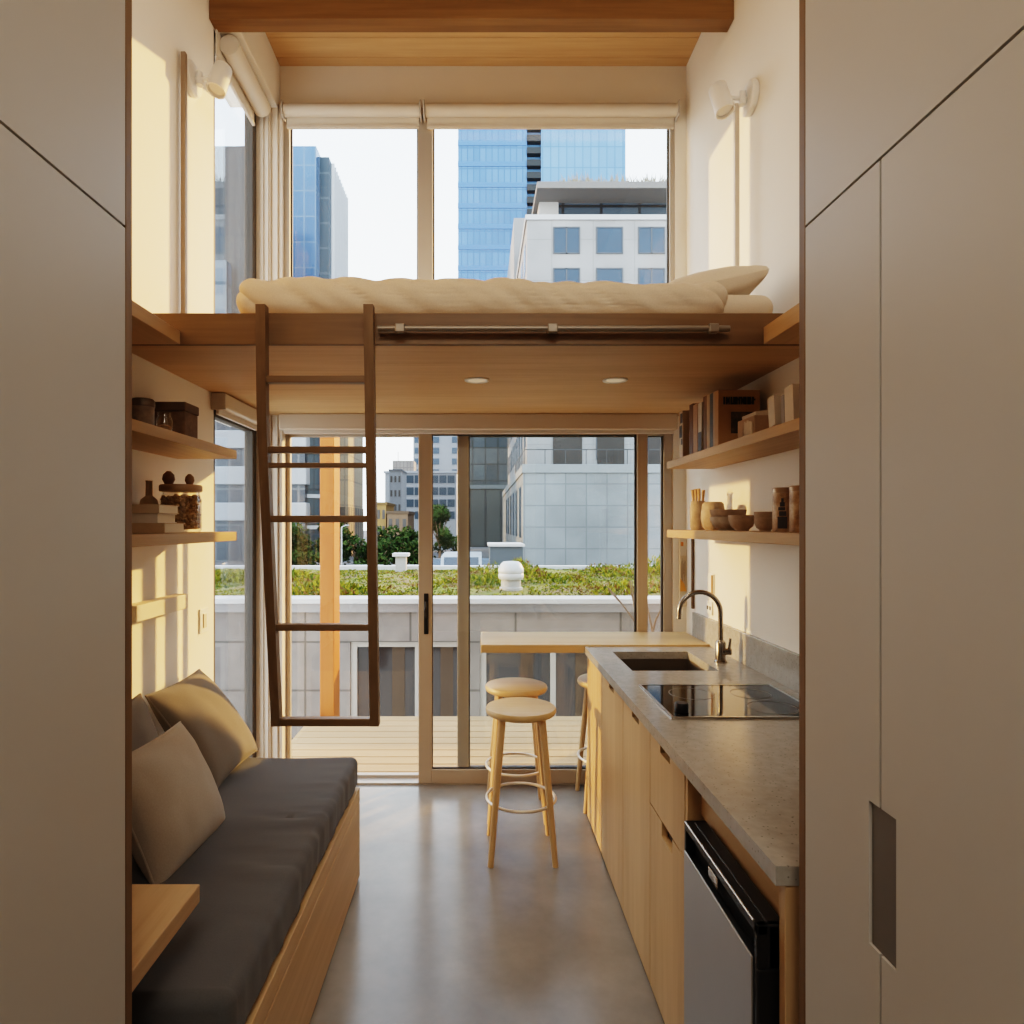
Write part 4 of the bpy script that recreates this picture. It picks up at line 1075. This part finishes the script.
# dark tower seen through the side window
st_ = thing('grey_tower', (-30, 80, -1.8), 'dark grey tower seen through the side window beside the bed', 'building')
B(-36, -25.6, 75, 82, -1.8, 46).build('body', grid('grey_tower_wall', (.085, .085, .085), (.11, .107, .10), (.06, .065, .07), 1.8, 3.4, .14, .5, var=.1), st_)
B(-38, -29.0, 73.5, 75, -1.8, 32).build('front_bay', grid('grey_tower_bay', (.13, .20, .29), (.30, .31, .31), (.10, .12, .14), 2.6, 5.2, .2, .4, var=.1), st_)
# banded building
bb = thing('banded_building', (-20, 62, -1.8), 'white banded building with rounded dark glass at the edge of the garden', 'building')
B(-34, -16.4, 60.3, 69, -1.8, 17).build('body', grid('banded_glass', (.05, .065, .085), (.08, .095, .115), (.17, .18, .19), 1.3, 3.4, .10, .25, metal=.2), bb)
for k in range(5): B(-34.1, -16.2, 60.0, 69, 2.0 + k * 3.4, 3.7 + k * 3.4, bev=.08).build('white_band', plain('white_render', (.60, .60, .60), .8), bb)
MB().lathe((-17.2, 64.0, -1.8), [(0, 0), (2.9, 0), (2.9, 18.0), (0, 18.0)], 40).build('glass_drum', grid('drum_glass', (.035, .06, .075), (.055, .085, .10), (.02, .03, .035), 1.2, 3.4, .10, .3, metal=0, spec=.25), bb)
for k in range(6): MB().lathe((-17.2, 64.0, 1.2 + k * 3.0), [(2.6, 0), (3.02, 0), (3.02, .35), (2.6, .35)], 40).build('white_rim', plain('white_render', (.60, .60, .60), .8), bb)
# gold flank building
gb = thing('sunlit_building', (-15.5, 74, -1.8), 'narrow building with a golden sunlit flank beside the timber post', 'building')
B(-17.0, -14.5, 71, 80, -1.8, 18).build('body', grid('gold_flank', (.62, .50, .34), (.66, .54, .38), (.46, .38, .28), 1.2, 2.8, .1, .8), gb)
B(-17.0, -14.45, 70.9, 80.1, -1.8, 3.6).build('plinth', grid('plinth_stripes', (.16, .14, .12), (.20, .17, .14), (.50, .40, .28), 1.1, 7, .22, .7), gb)
B(-17.1, -14.3, 70.8, 80.2, 18, 18.4).build('roof_edge', plain('white_render', (.60, .60, .60), .8), gb)
# office
of = thing('office_block', (-14, 165, -1.8), 'mid-rise white framed office block with rows of windows', 'building')
B(-23.5, -5.6, 160, 175, -1.8, 14.6).build('body', plain('office_frame', (.46, .46, .46), .7), of)
for r in range(4):
    for k in range(8):
        x = -22.2 + k * 2.05; z = 12.1 - r * 3.0
        B(x, x + 1.75, 159.85, 160.05, z, z + 1.9).build('window', plain('office_glass', (.07, .10, .125), .3, metal=0, spec=.25), of)
B(-23.8, -5.4, 159.7, 175, 14.6, 15.1).build('roof_edge', plain('white_render', (.60, .60, .60), .8), of)
B(-22, -16.6, 163, 170, 15.1, 18).build('roof_plant', grid('plant_stripes', (.44, .38, .33), (.48, .42, .36), (.34, .29, .25), .9, 6, .12, .8), of)
MB().tube([(-20.6, 163, 18), (-20.6, 163, 20.2)], .09, 8).build('mast', plain('mast_grey', (.3, .3, .3), .5), of)
ap = thing('apartment_tower', (-12, 185, -1.8), 'pale apartment tower rising behind the office block', 'building')
B(-18.5, -5.9, 180, 195, -1.8, 46).build('body', plain('tower_white', (.48, .49, .50), .7), ap)
for r in range(11):
    for (x, w_) in ((-18.1, 2.4), (-14.6, 3.4), (-7.6, 1.4)):
        z = 12.5 + r * 3.05
        B(x, x + w_, 179.85, 180.05, z, z + 1.7).build('window', plain('office_glass2', (.12, .175, .23), .3, metal=0, spec=.25), ap)
for (x0, x1, yb, h, nm, col, lb) in ((-10.6, -9.15, 63, 3.6, 'sun_toned_house', (.56, .34, .12), 'small house with sunlight put into its ochre walls below the office block'), (-8.9, -6.9, 62, 2.7, 'terrace_house', (.34, .22, .13), 'low row building with narrow dark openings, sunlight put into its tan walls'), (-12.6, -10.9, 90, 9.2, 'pale_block', (.40, .42, .44), 'pale grey block just beside the office block')):  # bright ochre and tan walls carry sunlight that their fronts do not catch
    t = thing(nm, ((x0+x1)/2, yb + 3, -1.8), lb, 'building')
    B(x0, x1, yb, yb + 6, -1.8, h).build('wall', plain(nm + '_wall', col, .8, var=.12, scale=2), t)
    B(x0 - .1, x1 + .1, yb - .1, yb + 6.1, h, h + .25).build('roof', plain(nm + '_roof', [c * .6 for c in col], .8), t)
    nw = 3
    for k in range(nw):
        for zz in ((h - 1.4, h - 3.0) if h < 6 else (h - 1.6, h - 3.6, h - 5.6)):
            xx = x0 + (x1 - x0) * (k + .25) / nw; B(xx, xx + (x1 - x0) * .5 / nw, yb - .05, yb + .05, zz, zz + .9).build('window', plain('house_window', (.10, .09, .08), .3), t)

# trees
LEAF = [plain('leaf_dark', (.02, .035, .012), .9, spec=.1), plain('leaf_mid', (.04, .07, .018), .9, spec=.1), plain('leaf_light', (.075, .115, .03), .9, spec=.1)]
def tree(x, y, zb, h, r, label, seed, n=1500, wide=1.0):
    random.seed(seed)
    t = thing('street_tree', (x, y, zb), label, 'tree', 'trees along the street')
    m = MB(); m.tube([(x, y, zb), (x + .05, y, zb + h * .35), (x, y, zb + h * .7)], [.12, .09, .05], 8)
    for k in range(6):
        a = k * 1.1; m.tube([(x, y, zb + h * .3 + .1 * k), (x + .6 * r * math.cos(a), y + .6 * r * math.sin(a), zb + h * .6 + .08 * k)], [.05, .02], 6)
    m.build('trunk', plain('bark', (.22, .15, .10), .9), t)
    m = MB(); blobs = [(Vector((random.gauss(0, .45) * r * wide, random.gauss(0, .4) * r, h * random.uniform(.3, .88))), r * random.uniform(.35, .6)) for _ in range(13)]
    for i in range(n):
        c_, br_ = random.choice(blobs)
        d = Vector((random.gauss(0, 1), random.gauss(0, 1), random.gauss(0, 1))).normalized()
        p = Vector((x, y, zb)) + c_ + d * br_ * random.uniform(.6, 1)
        if p.z < zb: continue
        s = random.uniform(.08, .17); e1 = Vector((random.gauss(0, 1), random.gauss(0, 1), random.gauss(0, 1))).normalized(); e2 = d.cross(e1).normalized()
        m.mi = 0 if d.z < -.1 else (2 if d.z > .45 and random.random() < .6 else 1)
        m.raw([p - e1 * s, p + e2 * s * .6, p + e1 * s, p - e2 * s * .6], [(0, 1, 2, 3)])
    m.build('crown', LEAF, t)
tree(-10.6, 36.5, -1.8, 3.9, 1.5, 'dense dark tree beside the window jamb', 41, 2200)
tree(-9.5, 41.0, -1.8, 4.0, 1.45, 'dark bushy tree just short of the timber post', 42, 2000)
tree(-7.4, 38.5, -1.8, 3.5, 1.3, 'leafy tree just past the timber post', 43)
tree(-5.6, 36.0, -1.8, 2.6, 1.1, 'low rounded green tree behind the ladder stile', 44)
tree(-6.0, 45.0, -1.8, 3.5, 1.2, 'dark slim tree in front of the sun-toned house', 45)
tree(-3.9, 40, -1.8, 2.5, 1.0, 'low tree in front of the sun-toned row building', 46)
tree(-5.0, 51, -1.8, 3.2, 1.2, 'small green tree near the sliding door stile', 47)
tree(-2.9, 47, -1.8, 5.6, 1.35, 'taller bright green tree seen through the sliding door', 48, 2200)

# street lamp
t = thing('street_lamp', (-7.3, 34, -1.8), 'slim pale street lamp pole among the trees', 'lamp')
MB().tube([(-7.3, 34, -1.8), (-7.3, 34, 1.5)], [.05, .035], 10).build('pole', plain('lamp_grey', (.60, .60, .60), .5), t)
MB().tube([(-7.3, 34, 1.48), (-7.1, 34, 1.58), (-6.9, 34, 1.58)], .03, 8).build('lamp_head', plain('lamp_grey', (.60, .60, .60), .5), t)

# cars
def car(x, y, label, paint, van=False, rz=0):
    zb = -1.8
    t = thing('car', (x, y, zb), label, 'car', 'parked cars')
    L, W = 4.4, 1.8
    hh = 2.1 if van else 1.5
    if van: side = [(-2.2, .4), (2.2, .4), (2.2, 1.0), (1.75, 1.15), (1.2, 2.0), (-2.1, 2.08), (-2.2, 1.9)]
    else: side = [(-2.2, .38), (2.2, .38), (2.22, .75), (1.95, .92), (1.15, 1.0), (.5, 1.45), (-.95, 1.48), (-1.75, 1.02), (-2.18, .92)]
    m = MB(); m.prism([(x + a, zb + b) for a, b in side], 'y', y - W/2, y + W/2)
    m.build('body', paint, t)
    g_ = MB()
    if van: gw = [(1.05, 1.15), (1.55, 1.15), (1.12, 1.85), (-.1, 1.9), (-.1, 1.15)]
    else: gw = [(-1.5, 1.03), (1.0, 1.03), (.45, 1.38), (-.9, 1.41)]
    g_.prism([(x + a, zb + b) for a, b in gw], 'y', y - W/2 - .012, y + W/2 + .012)
    g_.build('side_window', plain('car_glass', (.06, .07, .08), .1, spec=.8), t)
    ws = [(2.0, 1.16), (1.86, 1.12), (1.17, 1.99), (1.30, 2.03)] if van else [(1.18, 1.02), (1.10, 1.0), (.48, 1.44), (.56, 1.47)]
    if van: ws = [(1.72, 1.20), (1.66, 1.16), (1.20, 1.94), (1.26, 1.98)]
    MB().prism([(x + a, zb + b) for a, b in ws], 'y', y - W/2 + .14, y + W/2 - .14).build('windscreen', plain('car_glass', (.06, .07, .08), .1, spec=.8), t)
    for sy in (-1, 1): B(x + 2.19, x + 2.235, y + sy * .66 - .17, y + sy * .66 + .17, zb + .62, zb + .76).build('headlamp', plain('headlamp', (.7, .72, .74), .2), t)
    for dx in (-1.35, 1.35):
        for sy in (-1, 1):
            MB().lathe((x + dx, y + sy * (W/2 - .1), zb + .32), [(0, -.1), (.32, -.1), (.32, .1), (.2, .12), (0, .12)], 20, (0, sy, 0)).build('wheel', plain('tyre', (.03, .03, .03), .8), t)
    t.rotation_euler.z = rz
silver = plain('silver_paint', (.55, .56, .57), .3, metal=.4); white_ = plain('white_paint', (.55, .56, .56), .35); darkp = plain('graphite_paint', (.10, .11, .13), .3, metal=.3); bluep = plain('steelblue_paint', (.20, .28, .36), .3, metal=.3)
F_ = -PI / 2
car(-5.5, 30, 'silver car parked behind the ladder beside the trees', silver, rz=F_)
car(-3.3, 30, 'silver hatchback parked behind the roof flue', silver, rz=F_)
car(-2.3, 36.5, 'dark car parked in the row under the bright green tree', darkp, rz=F_)
car(-.78, 29.5, 'white van parked behind the glass of the sliding door', white_, True, rz=F_)
car(.35, 36, 'steel blue car beside the grey service box', bluep, rz=F_)
car(-.9, 43, 'white car in the far row near the dark glass podium', white_, rz=F_)

# ------------------------------------------------------------------ light
w = bpy.data.worlds.new('sky'); scn.world = w; w.use_nodes = True
nt = w.node_tree; bg = nt.nodes['Background']
tc = _n(nt, 'ShaderNodeTexCoord'); sp = _n(nt, 'ShaderNodeSeparateXYZ'); nt.links.new(tc.outputs['Generated'], sp.inputs[0])
rp = _n(nt, 'ShaderNodeValToRGB'); el = rp.color_ramp.elements
el[0].position = 0; el[0].color = (.93, .96, .98, 1); el[1].position = 1; el[1].color = (.42, .62, .95, 1)
e = el.new(.30); e.color = (.86, .93, .98, 1)
nt.links.new(sp.outputs[2], rp.inputs['Fac'])
ns = _n(nt, 'ShaderNodeTexNoise', Scale=2.2, Detail=5); mpw = _n(nt, 'ShaderNodeMapping'); mpw.inputs['Scale'].default_value = (1, 1, 3)
nt.links.new(tc.outputs['Generated'], mpw.inputs[0]); nt.links.new(mpw.outputs[0], ns.inputs['Vector'])
mr = _n(nt, 'ShaderNodeMapRange'); mr.inputs[1].default_value = .5; mr.inputs[2].default_value = .75; mr.inputs[3].default_value = 0; mr.inputs[4].default_value = .5
nt.links.new(ns.outputs['Fac'], mr.inputs[0])
mx = _n(nt, 'ShaderNodeMix', data_type='RGBA'); mx.inputs[7].default_value = (.97, .98, .98, 1)
nt.links.new(mr.outputs[0], mx.inputs[0]); nt.links.new(rp.outputs[0], mx.inputs[6]); nt.links.new(mx.outputs[2], bg.inputs['Color'])
bg.inputs['Strength'].default_value = 4.0

def sun(name, d, strength, col, ang):
    l = bpy.data.lights.new(name, 'SUN'); l.energy = strength; l.color = col; l.angle = math.radians(ang)
    o = bpy.data.objects.new(name, l); COL.objects.link(o)
    o.rotation_euler = Vector(d).normalized().to_track_quat('-Z', 'Y').to_euler(); o.location = (0, 2, 8)
sun('low_sun', (-.92, -1, -.37), 7, (1, .54, .17), .6)
sun('tower_reflection', (1, -.10, -.13), 4.5, (1, .55, .19), .8)
def area(name, loc, d, sx, sy, e, col):
    l = bpy.data.lights.new(name, 'AREA'); l.shape = 'RECTANGLE'; l.size = sx; l.size_y = sy; l.energy = e; l.color = col
    o = bpy.data.objects.new(name, l); COL.objects.link(o); o.location = loc
    o.rotation_euler = Vector(d).normalized().to_track_quat('-Z', 'Y').to_euler()
area('added_entry_fill', (0, -.9, 4.3), (0, .55, -1), 1.6, 1.0, 64, (1, .92, .80))  # unseen fill added above the entry to brighten the room

# ------------------------------------------------------------------ camera and colour
cam = bpy.data.cameras.new('camera'); co = bpy.data.objects.new('camera', cam); COL.objects.link(co)
co.location = (0, 0, EYE); co.rotation_euler = (PI / 2, 0, 0)
cam.sensor_width = 36; cam.lens = F / 1024 * 36; cam.shift_x = (512 - VX) / 1024; cam.shift_y = (VY - 512) / 1024
cam.clip_start = .02; cam.clip_end = 1000
scn.camera = co
scn.view_settings.view_transform = 'Filmic'
scn.view_settings.look = 'High Contrast'
scn.view_settings.exposure = .12
